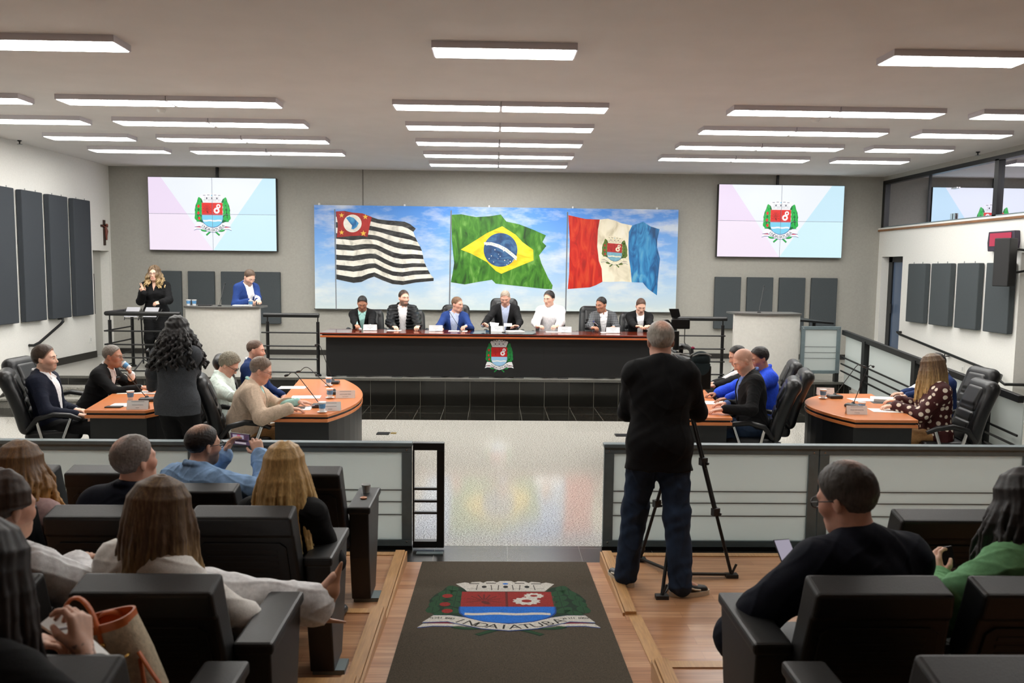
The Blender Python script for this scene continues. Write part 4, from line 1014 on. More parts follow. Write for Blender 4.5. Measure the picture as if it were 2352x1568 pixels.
for px, lab in ((850, 'the mint shirt'), (1001, 'the blue blazer'), (1143, 'a black suit at the centre'), (1297, 'the plain white shirt'), (1408, 'the grey checked blazer')):
    q = az(px, 762+(px-1147)*.011, ZD+.002); plate((q[0], q[1]+.02, ZD+.006), .215, .09, 0, [(.55, .82, 0), (.42, .52, 0), (.16, .28, 0)], f'white nameplate on the long desk before the man in {lab}', 'nameplates on the long desk')
q = az(316, 940, .75); plate((q[0], q[1]+.02, .751), .2, .085, .06, [(.6, .86, 0), (.52, .5, 0), (.16, .2, 0)], 'white folded nameplate on the far left desk', 'nameplates on the curved desks')
q = az(793, 914, .75); plate((q[0], q[1]+.02, .751), .2, .08, .1, [(.6, .86, 0), ('ALEXANDRE PERES', .5, .17), ('Vice-Presidente', .2, .12)], 'white folded nameplate midway along the beige-blazer man\'s desk', 'nameplates on the curved desks')
q = az(757, 944, .75); plate((q[0], q[1]+.04, .751), .2, .085, .1, [(.6, .86, 0), (.6, .5, 0), (.2, .2, 0)], 'white folded nameplate behind the nearest water cup of the beige-blazer man\'s desk', 'nameplates on the curved desks')
q = az(1899, 910, .75); plate((q[0]+.02, q[1]+.1, .751), .19, .085, .0-.12, [(.5, .82, 0), (.16, .5, 0), (.4, .2, 0)], 'white folded nameplate at the rounded end of the polka dot woman\'s desk', 'nameplates on the curved desks')
q = az(1969, 952, .75); plate((q[0], q[1]+.03, .751), .2, .085, -.03, [(.6, .86, 0), ('CÉLIA DOS SANTOS', .5, .17), ('1ª Secretária', .2, .12)], 'white folded nameplate at the near edge of the polka dot woman\'s desk', 'nameplates on the curved desks')
def sheet(cpx, z, w, d, rz_, lab, grp='papers on the desks', th=.003, m=None, nm='paper_sheet', cat='paper', at=None):
    p = at if at is not None else az(cpx[0], cpx[1], z); p = (p[0], p[1], z+th/2)
    b = MB(); b.box(p, (w, d, th), m or m_paper, rz=rz_); return tag(b.build(nm, loc=p), lab, cat, grp)
sheet((292, 930), .751, .3, .2, .1, 'white sheet of paper on the far left desk beside the dark phone'); sheet((308, 901), .751, .3, .2, .1, 'white sheet of paper on the far left desk under the drinking man')
sheet((672, 890), .751, .3, .2, .05, 'white sheet of paper at the back of the beige-blazer man\'s desk'); sheet((703, 912), .751, .3, .2, .12, 'white sheet of paper in the middle of the beige-blazer man\'s desk'); sheet((690, 938), .7515, .21, .2, .1, 'white sheet of paper under the hands of the beige-blazer man')
sheet((1978, 918), .751, .24, .2, 0, 'white sheet of paper at the back of the polka dot woman\'s desk'); sheet((2035, 943), .751, .3, .21, -.15, 'white sheet of paper near the elbow of the polka dot woman')
sheet((2030, 920), .752, .24, .2, -.25, 'stack of white papers on a dark folder held by the polka dot woman', th=.03, nm='paper_stack')
sheet((2030, 924), .7505, .26, .2, -.2, 'black folder under the stack of papers of the polka dot woman', th=.0015, m=m_dark, nm='folder', cat='folder', grp='folders')
sheet((1640, 925), .751, .24, .2, 0, 'white sheet of paper under the hands of the man in bright blue'); 
sheet((262, 935), .7515, .15, .075, .05, 'dark phone lying on the far left desk', th=.01, m=m_dark, nm='mobile_phone', cat='phone', grp='phones on desks')
sheet((348, 905), .7515, .09, .05, .0, 'small pale oval dish on the far left desk beside the standing woman', th=.012, m=m_sauc, nm='small_dish', cat='dish', grp='dishes')
for px, w, lab in ((912, .22, 'the quilted jacket'), (1055, .3, 'the blue blazer on stage'), (1264, .24, 'the plain white shirt'), (1382, .25, 'the grey checked blazer')):
    sheet(None, ZD+.002, w, .2, 0, f'white paper on the long desk before the man in {lab}', at=(az(px, 755, ZD)[0], 12.85, 0))
sheet(None, ZD+.006, .26, .2, .3, 'curled white papers on the long desk right of the centre man', th=.02, nm='paper_stack', at=(az(1180, 755, ZD)[0], 12.75, 0))
sheet(None, ZPL+.002, .2, .14, .2, 'dark folder lying on the left pulpit beside the cups', th=.012, m=m_dark, nm='folder', cat='folder', grp='folders', at=(-4.52, 12.72, 0))
sheet(None, ZPL+.002, .26, .2, 0, 'white sheets under the writing hand on the left pulpit', th=.012, at=(-3.96, 12.8, 0))
b = MB(); q = az(836, 757, ZD); b.ball((q[0], 12.62, ZD+.032), .028, mat('silver microphone mesh', (170, 170, 172), .4, metal=.7)); b.tube([(q[0], 12.62, ZD+.025), (q[0]-.02, 12.78, ZD+.018)], [.018, .014], m_black); tag(b.build('handheld_microphone', loc=(q[0], 12.7, ZD), smooth=40), 'handheld microphone with silver head lying before the mint shirt man', 'microphone')
for px, py, lab in ((880, 996, 'black floor socket box on the pale floor left of the aisle'), (1427, 1000, 'black floor socket box beside the cameraman\'s elbow')):
    q = az(px, py, 0); b = MB(); b.box((q[0], q[1], .006), (.16, .13, .012), m_dark); b.box((q[0]+.13, q[1]+.03, .004), (.07, .07, .008), mat('brass floor plate', (150, 130, 80), .4, metal=.6)); tag(b.build('floor_socket', loc=(q[0], q[1], 0)), lab, 'floor socket')
# music stand before the interpreter
t = thing('music_stand', 'black music stand with open sheets before the woman interpreting', 'music stand', (-5.62, 12.95, ZS))
p0 = Vector((-5.62, 12.95, 0))
b = MB(); b.tube([(-5.6, 12.95, .55), (-5.62, 12.95, 1.36)], .012, m_black)
for a in (.3, 2.4, 4.5): b.tube([(-5.6, 12.95, .62), (-5.6+.3*math.cos(a), 12.95+.3*math.sin(a), ZS+.01)], .009, m_black, 8)
b.build('stand', t, world=True, smooth=50)
b = MB(); 
for s in (-1, 1):
    for k in range(3): z = 1.27+.06*k; b.tube([(-5.62, 12.93+.05*k, z), (-5.62+s*.25, 12.93+.05*k, z+.0)], .006, m_black, 6)
    b.tube([(-5.62+s*.25, 12.92, 1.25), (-5.62+s*.29, 13.06, 1.42)], .007, m_black, 6); b.tube([(-5.62+s*.03, 12.92, 1.25), (-5.62+s*.03, 13.06, 1.42)], .01, m_black, 6)
b.build('desk_frame', t, world=True, smooth=50)
for s, lab in ((-1, 'left'), (1, 'right')):
    b = MB(); c = Vector((-5.62+s*.15, 12.985, 1.372)); b.box(c, (.21, .2, .004), mat('grey back of paper', (160, 160, 166), .8), rx=R(48)); tag(b.build('paper_sheet', loc=c), f'sheet of paper on the {lab} half of the music stand', 'paper', 'sheets on the music stand')
# cup on the armrest of the empty front row seat
q = (-.80, 5.04, PZ[0]+.6225); m_clr = mat('clear plastic', (214, 216, 216), .15)
b = MB(); b.lathe([(.001, 0), (.022, 0), (.03, .05), (.031, .052), (.029, .05), (.021, .002)], q, m_clr, 18, False); tag(b.build('plastic_cup', loc=q, smooth=40), 'small clear plastic cup on the armrest of the empty front row seat', 'cup')
q = (-.795, 4.90, PZ[0]+.6225); b = MB(); b.lathe([(.001, 0), (.02, 0), (.022, .008), (.001, .012)], q, mat('caramel', (172, 104, 54), .4), 16, False); tag(b.build('biscuit', loc=q, smooth=40), 'small round brown biscuit beside the plastic cup on the armrest', 'biscuit')
# ================================================================ people
def nz(v): v = np.asarray(v, float); return v/(np.linalg.norm(v)+1e-12)
UP = np.array([0., 0, 1])
def rot(v, axis, a):
    axis = nz(axis); v = np.asarray(v, float)
    return v*math.cos(a)+np.cross(axis, v)*math.sin(a)+axis*(axis@v)*(1-math.cos(a))
def ik(a, t, l1, l2, pole):
    d = t-a; L = np.linalg.norm(d); L = min(max(L, abs(l1-l2)+.01), (l1+l2)*.998); d = nz(d)
    e = a+d*L; q = (l1*l1-l2*l2+L*L)/(2*L); h = math.sqrt(max(l1*l1-q*q, 0))
    p = pole-d*(pole@d); return a+d*q+nz(p)*h, e
def heading(h): return np.array([math.sin(R(h)), math.cos(R(h)), 0.]), np.array([math.cos(R(h)), -math.sin(R(h)), 0.])
class Body: pass
SKIN = dict(light=(234, 188, 164), tan=(206, 160, 136), brown=(176, 124, 98), dark=(100, 66, 48), ruddy=(222, 170, 148))
m_skin = mat('skin', (200, 150, 120), .5, attr='col', noise=(60, .05))
m_hair = mat('hair', (60, 45, 35), .5, attr='col', noise=(9, .28), stretch=(14, 14, 2.2), spec=.4)
m_eyew = mat('eye white', (225, 222, 216), .3); m_eyed = mat('dark iris', (34, 24, 18), .2)
m_lens = mat('spectacle lens', (30, 32, 36), .05)
_n, _b = m_lens.node_tree, m_lens.node_tree.nodes['Principled BSDF']
_t = N(_n, 'ShaderNodeBsdfTransparent'); _x = N(_n, 'ShaderNodeMixShader'); _x.inputs[0].default_value = .08
_n.links.new(_t.outputs[0], _x.inputs[1]); _n.links.new(_b.outputs[0], _x.inputs[2]); _n.links.new(_x.outputs[0], _n.nodes['Material Output'].inputs[0])
def folds(amp, seed, f=1., ridge=.0):
    r = random.Random(seed); K = [(np.array([r.uniform(-1, 1), r.uniform(-1, 1), r.uniform(-1, 1)])*r.uniform(26, 44)*f, r.uniform(0, 6)) for _ in range(2)]; W = [(np.array([r.uniform(-1, 1), r.uniform(-1, 1), r.uniform(-1, 1)])*r.uniform(35, 80)*f, r.uniform(0, 6)) for _ in range(5)]
    def fn(X, Y, Z):
        d = 0
        a = np.sin(X*23*f+Z*9*f+seed)*.6; b2 = np.sin(Z*21*f+Y*13*f+seed*2)*.6
        for (w, p) in W: d = d+np.sin(X*w[0]+Y*w[1]+Z*w[2]+p+a+b2)
        d = d/3*(.6 if ridge else 1.)
        if ridge:
            for (w, p) in K: d = d-ridge*(1-np.abs(np.sin(X*w[0]+Y*w[1]+Z*w[2]+p+a*.7+b2*.7)))**4
        return (amp*d).astype('f4')
    return fn

def solve(p):
    """pose -> joint positions in the world; the head's top is put at p['top'] = (px, py, Y)"""
    k = Body(); S = k.S = p.get('s', 1.); k.p = p
    f, r = heading(p['h']); k.f, k.r = f, r
    zt = rot(UP, r, -R(p.get('lean', 5))); zt = rot(zt, f, R(p.get('side', 0)))
    xr = nz(r-zt*(r@zt)); xr = rot(xr, zt, -R(p.get('twist', 0))); yf = np.cross(zt, xr)
    k.T = np.stack([xr, yf, zt]); k.xr, k.yf, k.zt = xr, yf, zt
    hf, hr = heading(p.get('hh', p['h']))
    hp = R(p.get('hp', 8)); hz = rot(UP, hr, -hp); hy = rot(hf, hr, -hp); hr_ = R(p.get('hr', 0)); hz, hx = rot(hz, hy, hr_), rot(hr, hy, hr_)
    k.Hm = np.stack([hx, hy, hz])
    hip = np.zeros(3); nb = zt*.50*S+yf*(-.01)*S
    nd = nz(zt*.6+UP*.3+hf*p.get('nf', .3))
    hc = nb+nd*.085*S+hz*.075*S+hy*.02*S; top = hc+hz*.13*S
    off = ay(*p['top'])-top
    k.hip, k.nb, k.hc = hip+off, nb+off, hc+off; k.nd = nd
    fl = p['floor']; k.floor = fl
    k.base = np.array([k.hip[0], k.hip[1], fl])
    w = p.get('w', 1.); k.w = w
    L = lambda x, y, z: k.hip+(xr*x+yf*y+zt*z)*S
    k.L = L; k.hL = lambda x, y, z: k.hc+(hx*x+hy*y+hz*z)*S
    k.sh = {s: L(c*(.165+.012*(w-1)*6), -.005, .445) for s, c in (('L', -1), ('R', 1))}
    k.el, k.wr, k.hand = {}, {}, {}
    for s, c in (('L', -1), ('R', 1)):
        a = p.get(s) or {}
        if 'w' in a: t = np.asarray(a['w'], float)
        else: t = k.hip+r*c*.13*S+f*.30*S+UP*.10*S
        if 'pole' in a: pole = f*a['pole'][1]+r*a['pole'][0]+UP*a['pole'][2]
        else: pole = r*c*.6-f*.35-UP*.8
        k.el[s], k.wr[s] = ik(k.sh[s], t, .29*S, .255*S, pole)
        fa = nz(k.wr[s]-k.el[s])
        d = nz(f*a['d'][1]+r*a['d'][0]+UP*a['d'][2]) if 'd' in a else fa
        n = f*a['n'][1]+r*a['n'][0]+UP*a['n'][2] if 'n' in a else -UP
        n = nz(n-d*(n@d)); k.hand[s] = (d, n, a.get('curl', .35), a.get('spread', .15), a.get('fing'))
    k.kn, k.an, k.toe = {}, {}, {}
    for s, c in (('L', -1), ('R', 1)):
        hj = L(c*.09, 0, -.02)
        a = (p.get('legs') or {}).get(s)
        if p.get('stand'):
            an = np.asarray(a['a'], float) if a else k.hip*[1, 1, 0]+r*c*.11*S+UP*(fl+.085)
            pole = f
        elif a: an = np.asarray(a['a'], float); pole = f*.6+UP*.8
        else: an = k.hip*[1, 1, 0]+r*c*.12*S+f*p.get('ft', .46)*S+UP*(fl+.085); pole = f*.6+UP*.8
        if a and 'pole' in a: pole = f*a['pole'][1]+r*a['pole'][0]+UP*a['pole'][2]
        k.kn[s], k.an[s] = ik(hj, an, .43*S, .42*S, pole)
        td = (a or {}).get('toe'); td = nz(f*td[1]+r*td[0]+UP*td[2]) if td else nz(f+r*c*.2)
        k.toe[s] = td; lg = nz(k.an[s]-k.kn[s]); k.dn = getattr(k, 'dn', {}); k.dn[s] = nz(lg-td*(lg@td)) if not p.get('stand') else -UP
    return k
def torso(s, k, off, low=True, kk=.06):
    S, w, L, T = k.S, k.w, k.L, k.T; fem = k.p.get('fem')
    be = k.p.get('belly', 0)
    if low: s.ell(L(0, -.01, .02), np.array([.165*w, .118*w, .13])*S+off, T, kk)
    s.ell(L(0, .0+be*.3, .17), np.array([(.138 if fem else .148)*w, .105*w+be, .16])*S+off, T, kk)
    s.ell(L(0, 0, .34), np.array([(.152 if fem else .166)*w, .115*w, .17])*S+off, T, kk)
    a = .13 if fem else .145
    s.cap(L(-a*w, -.008, .445), L(a*w, -.008, .445), .05*S+off, None, kk)
    for c in (-1, 1): s.cap(L(c*.12, -.012, .455), L(c*.03, -.015, .515), .042*S+off, .035*S+off, kk)
    if fem:
        for c in (-1, 1): s.ell(L(c*.07, .085, .31), np.array([.062, .058, .062])*S+off, T, .04)
def arm(s, k, x, r, off, end=0., kk=.03):
    S = k.S; sh, el, wr = k.sh[x], k.el[x], k.wr[x]
    s.cap(sh, el, r[0]*S+off, r[1]*S+off, kk+.02); e = wr+nz(el-wr)*end
    s.cap(el, e, r[1]*S+off, r[2]*S+off, kk)
def legs(s, k, r, off, end=0., kk=.04, both='LR'):
    S = k.S
    for x in both:
        c = -1 if x == 'L' else 1
        hj = k.L(c*.09, 0, -.02); s.cap(hj, k.kn[x], r[0]*S+off, r[1]*S+off, kk+.02); e = k.an[x]+nz(k.kn[x]-k.an[x])*end
        s.cap(k.kn[x], e, r[1]*S+off, r[2]*S+off, kk)
def hand(s, k, x):
    S = k.S*.98; w = k.wr[x]; d, n, curl, spread, fing = k.hand[x]
    t = np.cross(d, n)*(1 if x == 'R' else -1)
    fl = (n, .75)
    kn = []
    for i, u in enumerate((.03, .0105, -.0095, -.028)):
        q = w+(d*(.092-.006*abs(i-1.2))+t*u)*S; kn.append(q)
        s.cap(w+(d*.012+t*u*.62)*S, q, .0145*S, .0115*S, .012)
    for i, Ln in enumerate((.072, .08, .074, .058)):
        a = 0; q = kn[i]; c = curl if fing is None else fing[i]
        for j, (fr, g) in enumerate(((.45, .9), (.31, 1.1), (.24, .8))):
            a += c*g; dd = nz(d*math.cos(a)+n*math.sin(a)+t*spread*(1.5-i)*.4*math.cos(a)); e = q+dd*Ln*fr*S
            s.cap(q, e, (.0092-.0008*j)*S, (.0086-.0009*j)*S, .003); q = e
    c = min(curl, .8) if fing is None else fing[4]
    b0 = w+(d*.022+t*.026+n*.004)*S; b1 = b0+nz(d*.62+t*(.75-.4*c)+n*(.15+.4*c))*.042*S; b2 = b1+nz(d*.85+t*(.3-.5*c)+n*(.2+.5*c))*.032*S
    s.cap(w+(d*.03+t*.012)*S, b0, .014*S, .013*S, .012); s.cap(b0, b1, .0125*S, .0105*S, .006); s.cap(b1, b2, .0105*S, .008*S, .004)
def head(s, k):
    S, h, M = k.S, k.hL, k.Hm; V = lambda *a: np.array(a)*S
    s.ell(h(0, -.012, .035), V(.074, .094, .084), M, .02)
    s.ell(h(0, .022, -.03), V(.060, .071, .082), M, .04)
    s.ell(h(0, .06, -.088), V(.030, .026, .024), M, .035)
    for c in (-1, 1):
        s.ell(h(c*.044, .052, -.022), V(.022, .026, .024), M, .03)
        s.cap(h(c*.04, -.005, -.07), h(c*.02, .05, -.095), .022*S, .02*S, .035)
        s.cap(h(c*.045, .068, .022), h(c*.015, .082, .018), .011*S, .011*S, .018)
        s.ell(h(c*.031, .094, -.001), V(.017, .02, .010), M, .014, 's')
        s.ell(h(c*.030, .074, -.001), V(.0135, .0125, .0125), M, .004)
        s.ell(h(c*.077, -.012, -.008), V(.008, .019, .031), rot3(M, c*.35), .008)
    s.cap(h(0, .086, .004), h(0, .104, -.034), .008*S, .0125*S, .012); s.cap(h(-.013, .092, -.038), h(.013, .092, -.038), .0085*S, None, .008)
    s.cap(h(-.018, .082, -.066), h(.018, .082, -.066), .009*S, .009*S, .01); s.cap(h(-.013, .081, -.076), h(.013, .081, -.076), .0085*S, None, .008)
def rot3(M, a): c, s = math.cos(a), math.sin(a); return np.stack([M[0]*c+M[1]*s, -M[0]*s+M[1]*c, M[2]])
def hair_short(s, k, o=.011, top=.012, line=0., back=0.):
    S, h, M = k.S, k.hL, k.Hm
    s.ell(h(0, -.014, .037), np.array([.074+o, .094+o, .084+top])*S, M, .02)
    c = k.hc; m = M
    def cut(X, Y, Z):
        x = (X-c[0])*m[0, 0]+(Y-c[1])*m[0, 1]+(Z-c[2])*m[0, 2]
        y = ((X-c[0])*m[1, 0]+(Y-c[1])*m[1, 1]+(Z-c[2])*m[1, 2])/S
        z = ((X-c[0])*m[2, 0]+(Y-c[1])*m[2, 1]+(Z-c[2])*m[2, 2])/S
        pl = np.where(y > .02, .001+(y-.02)*1.52, np.where(y > -.035, -.018+(y+.035)*.35, -.075+back))-line*(y > .03)
        return ((pl-z)*S*.6).astype('f4')*-1.
    s.fn(cut, c-.2, c+.2, .016)
def locks(s, k, n, length, spread=.03, wave=0., wf=9., amin=50, front=0., rad=(.013, .005), seed=1, out=.0, tie=None, lift=.0):
    """hair falling in locks from the parting; amin: half angle kept free around the face"""
    r = random.Random(seed); S, h = k.S, k.hL; down = -UP
    s.ell(h(0, -.016, .04), np.array([.082, .102, .091])*S, k.Hm, .02)
    c = k.hc; m_ = k.Hm
    def cut(X, Y, Z):
        x, y, z = [((X-c[0])*m_[i, 0]+(Y-c[1])*m_[i, 1]+(Z-c[2])*m_[i, 2])/S for i in range(3)]
        return (-(np.where(y > .0, -.02+y*1.35+np.abs(x)*-.35, -.12)-z)*S*.6*-1).astype('f4')*-1.
    s.fn(cut, c-.2, c+.2, .01)
    for j in range(n):
        sd = -1 if j % 2 else 1
        a = R(amin+(180-amin)*((j//2)+r.random())/(n/2))*sd
        lay = r.uniform(0, 1)
        pts = []
        for q in (0, .35, .7, 1.0):
            th = R(14+80*q); e = 1.1+.05*lay
            pts.append(h(.079*e*math.sin(th)*math.sin(a), -.012+.098*e*math.sin(th)*math.cos(a), .038+.09*e*math.cos(th)))
        o3 = nz(pts[-1]-k.hc); o3[2] = 0; Lh = length*r.uniform(.85, 1.05)*(1 if abs(a) > R(80) else 1-front)
        m = 7 if wf < 12 else 14; ph = r.uniform(0, 6); p0 = pts[-1]; side = np.cross(o3, UP)
        for i in range(1, m+1):
            u = i/m
            pts.append(p0+down*Lh*u+o3*(out+spread*lay*1.2)*u**.75+o3*lift*math.sin(u*math.pi)+(side*math.sin(u*wf+ph)+o3*math.cos(u*wf+ph))*wave*min(1, u*3))
        if tie is not None:
            tp = h(*tie); pts = pts[:4]+[pts[3]*.4+tp*.6, tp]
        R0, R1 = rad
        for i in range(len(pts)-1):
            u0, u1 = i/(len(pts)-1), (i+1)/(len(pts)-1)
            s.cap(pts[i], pts[i+1], (R0+(R1-R0)*u0**2)*S*(1+.3*lay), (R0+(R1-R0)*u1**2)*S*(1+.3*lay), .004)
def jacket(s, k, off=.02, hem=0., v=(.075, .14, .53), lap=True, sleeves=(.055, .047, .034), end=.015, open_=0.):
    S, L, T = k.S, k.L, k.T
    torso(s, k, off)
    for x in 'LR': arm(s, k, x, sleeves, .008, end)
    if hem:
        for c in (-1, 1): s.cap(L(c*.06, -.01, 0), L(c*.075, -.01, -hem-.1), .118*S*k.w+off*.5, .125*S*k.w+off*.5, .06, flat=(T[1], .8))
    for c in (-1, 1):
        s.cap(L(c*.064, -.03, .522), L(c*.066, .03, .505), .016*S, .013*S, .012); s.cap(L(c*.05, -.055, .53), L(c*.064, -.03, .522), .017*S, None, .01); s.cap(L(-.05, -.058, .53), L(.05, -.058, .53), .017*S, None, .01)
    if hem:
        h0, z0_ = k.hip, k.zt
        def cuth(X, Y, Z): return ((X-h0[0])*z0_[0]+(Y-h0[1])*z0_[1]+(Z-h0[2])*z0_[2]+hem*S).astype('f4')
        s.fn(cuth, h0-np.array([.45, .45, .6]), h0+np.array([.3, .3, -hem*S+.05]), .006)
    if v:
        w0, zb, zt_ = v; hp = k.hip
        def cut(X, Y, Z):
            q = [((X-hp[0])*T[i, 0]+(Y-hp[1])*T[i, 1]+(Z-hp[2])*T[i, 2])/S for i in range(3)]
            w = np.maximum(open_, w0*(q[2]-zb)/(zt_-zb))
            return (np.maximum(np.abs(q[0])-w, .012-q[1])*S*.9).astype('f4')
        s.fn(cut, hp-.75*S, hp+.75*S, .004)
        if lap:
            for c in (-1, 1):
                for a, b2 in (((.058, .03, .515), (.088, .10, .42)), ((.088, .10, .42), (max(open_, .012)+.018, .125+off*.4, zb+.02))):
                    s.cap(L(c*a[0], a[1], a[2]), L(c*b2[0], b2[1], b2[2]), .013*S, None, .004)
def collar(s, k, r=.012, tilt=.012):
    S, L = k.S, k.L; n = 12; pts = []
    for i in range(n+1):
        a = R(20+320*i/n); pts.append(L(.064*math.sin(a), -.008+.064*math.cos(a), .538-tilt*math.cos(a)*2.2))
    for i in range(n): s.cap(pts[i], pts[i+1], r*S, None, .006, flat=None)
    for c in (-1, 1): s.cap(pts[0 if c > 0 else -1], L(c*.045, .093, .462), .014*S, .008*S, .006); s.cap(pts[1 if c > 0 else -2], L(c*.06, .075, .475), .012*S, .008*S, .006)
def glasses(k, m, parent, thick=.0022, rx=.026, rz=.019):
    S, h = k.S, k.hL; b = MB()
    for c in (-1, 1):
        b.tube([h(c*.033+rx*math.cos(a), .1, .0+rz*math.sin(a)) for a in np.linspace(0, 2*math.pi, 17)], thick, m, 6, False)
        b.tube([h(c*.059, .098, .004), h(c*.076, .06, .006), h(c*.081, .0, .006), h(c*.082, -.02, -.006)], thick, m, 6)
    b.tube([h(-.008, .1, .003), h(0, .104, .006), h(.008, .1, .003)], thick, m, 6)
    b.v = [tuple(np.asarray(v)-k.base) for v in b.v]
    o = b.build('glasses', parent)
    b = MB()
    for c in (-1, 1): b.poly([h(c*.033+rx*.95*math.cos(a), .1, rz*.95*math.sin(a))-k.base for a in np.linspace(0, 2*math.pi, 16, endpoint=False)], m_lens)
    b.build('lens', o)
def person(label, p, group=None):
    k = solve(p); S = k.S; vox = p.get('vox', .0075)
    s = SDF(); head(s, k)
    s.cap(k.L(0, -.012, .47), k.hL(0, -.015, -.05), .060*S*(1 if not p.get('fem') else .86), .054*S*(1 if not p.get('fem') else .86), .03)
    torso(s, k, -.004)
    for x in 'LR':
        arm(s, k, x, (.046, .037, .026), 0); hand(s, k, x)
    legs(s, k, (.078, .055, .036), -.006)
    for x in 'LR': s.cap(k.an[x], k.an[x]+k.toe[x]*.13*S+k.dn[x]*.05*S, .032*S, .02*S, .03)
    V, Q = s.mesh(vox, clip=p.get('clip'))
    # colours of the skin, the lips, brows and beard
    q = (V-k.hc)@k.Hm.T/S; x, y, z = q.T
    sk = np.array(lin(SKIN[p.get('skin', 'light')])); col = np.tile(sk, (len(V), 1)).astype('f4')
    def put(mask, c, a=1.): col[mask] = col[mask]*(1-a)+np.array(lin(c))*a
    hd = (np.abs(x) < .11) & (np.abs(y) < .14) & (np.abs(z) < .15)
    put(hd & (y > .0) & (np.abs(z+.02) < .03) & (np.abs(x) > .03), (214, 120, 100), .18)
    put(hd & (y > .072) & (np.abs(x) < .026) & (z < -.06) & (z > -.083), (176, 88, 82) if p.get('fem') else (168, 100, 88), .65)
    hc_ = p.get('hair_c', (50, 38, 30))
    bd = p.get('beard')
    if bd:
        jaw = hd & (y > -.02) & (z < -.03) & ((z < -.055) | (np.abs(x) > .04)) & ~((np.abs(x) < .024) & (y > .07) & (z > -.084) & (z < -.064))
        mus = hd & (y > .07) & (np.abs(x) < .033) & (z > -.062) & (z < -.046)
        
        w_ = np.clip((-.028-z)/.03, 0, 1)*np.clip((y+.03)/.03, 0, 1)*np.clip((np.abs(x)-.018+np.clip(-.085-z, 0, .03)*2)/.02, 0, 1)*(z > -.135)
        w_ = np.maximum(w_, mus*.9)*hd*(~((np.abs(x) < .024) & (y > .07) & (z > -.084) & (z < -.063)))*bd[1]; w_ = np.maximum(w_, (hd & (z < -.086) & (z > -.13) & (y > .0))*bd[1]); bc_ = np.array(lin(bd[0])); col[:] = col*(1-w_[:, None])+bc_*w_[:, None]
    if p.get('scalp'): put(hd & (z > -.02+np.clip(y, -1, .02)*0) & (z > .0+np.where(y > 0, y*.95, -.03)), p['scalp'][0], p['scalp'][1])
    if p.get('tattoo'):
        x_ = 'R'; e_ = nz(k.el[x_]-k.wr[x_]); u_ = (V-k.wr[x_])@e_; rr_ = np.linalg.norm(V-k.wr[x_]-u_[:, None]*e_, axis=1)
        pt = np.sin(V[:, 0]*190+3*np.sin(V[:, 2]*120))*np.sin(V[:, 2]*160+2*np.sin(V[:, 1]*140))
        put((u_ > -.01) & (u_ < .12) & (rr_ < .06) & (pt > .38), (64, 60, 66), .7)
    body = npmesh('person', V, Q, m_skin, None, k.base, col); tag(body, label, 'person', group)
    def part(nm, s2, m, vx=vox, disp=None, cols=None):
        V, Q = s2.mesh(vx, disp, clip=p.get('clip'))
        if not len(V): return None
        return npmesh(nm, V-k.base, Q, m, body, None, cols(V) if cols else None)
    k.part = part; k.body = body
    # eyes and brows
    if p.get('face', True):
        for c in (-1, 1):
            b = MB()
            b.ball(k.hL(c*.0305, .0765, -.001)-k.base, np.array([.0128, .0112, .0062])*S*1.08, m_eyew, 12, Matrix(k.Hm.T.tolist()))
            ds = p.get('gaze', 0.); b.ball(k.hL(c*.0305+.004*ds, .0845, -.0015)-k.base, np.array([.0056, .0045, .0058])*S, m_eyed, 10, Matrix(k.Hm.T.tolist()))
            b.build('eye', body, smooth=60)
        mb = mat('brow %d %d %d' % p.get('brow', hc_), p.get('brow', hc_), .8)
        for c in (-1, 1): b = MB(); b.tube([k.hL(c*.013, .0935, .018)-k.base, k.hL(c*.03, .0925, .0235)-k.base, k.hL(c*.05, .079, .018)-k.base], [.0032*S, .0036*S, .0016*S], mb, 6); b.build('eyebrow', body, smooth=60)
    hs = p.get('hair')
    if hs:
        s2 = SDF(); kind = hs[0]; kw = hs[1] if len(hs) > 1 else {}
        if kind == 'short': hair_short(s2, k, **kw)
        else: locks(s2, k, **kw)
        c0 = np.array(lin(hc_)); c1 = np.array(lin(p.get('tip_c', hc_)))
        cr = p.get('crown')
        def hcol(V):
            q = (V-k.hc)@k.Hm.T/S; Lh = kw.get('length', .1)
            t = np.clip((k.hc[2]+p.get('tip0', .03)-V[:, 2])/max(Lh, .05), 0, 1)
            a = np.arctan2(q[:, 0], q[:, 1]); st = .5+.5*np.sin(a*23+3*np.sin(a*7))*np.sin(a*41+1)
            t = np.clip(t+.35*(st-.5)*(p.get('streak', 0 if 'tip_c' not in p else 1)), 0, 1)
            c = c0+(c1-c0)*t[:, None]
            if p.get('temples'): 
                g = np.clip((.045-q[:, 2])/.05, 0, 1)[:, None]*p['temples'][1]; c = c*(1-g)+np.array(lin(p['temples'][0]))*g
            if kind == 'short':
                x_, y_, z_ = q.T; pl = np.where(y_ > .02, .001+(y_-.02)*1.52, np.where(y_ > -.035, -.018+(y_+.035)*.35, -.075))
                g = np.clip(1-(z_-pl)/.022, 0, 1)[:, None]*.5; c = c*(1-g)+sk*g
            if cr:
                d = np.linalg.norm((q-np.array(cr[0]))*np.array([1, 1, 1.]), axis=1)/cr[1]
                g = np.clip(1.35-d+.25*(st-.5), 0, 1)[:, None]*cr[2]; c = c*(1-g)+sk*g
            return c
        amp = p.get('hair_n', .0025 if kind == 'short' else .0007); sd = len(label)
        vx = min(vox, .0065) if kind != 'short' else min(vox, .007)
        part('hair', s2, m_hair, vx, folds(amp, sd, 8. if kind == 'short' else 3.) if amp else None, hcol)
    # clothes
    wear = p.get('wear', ())
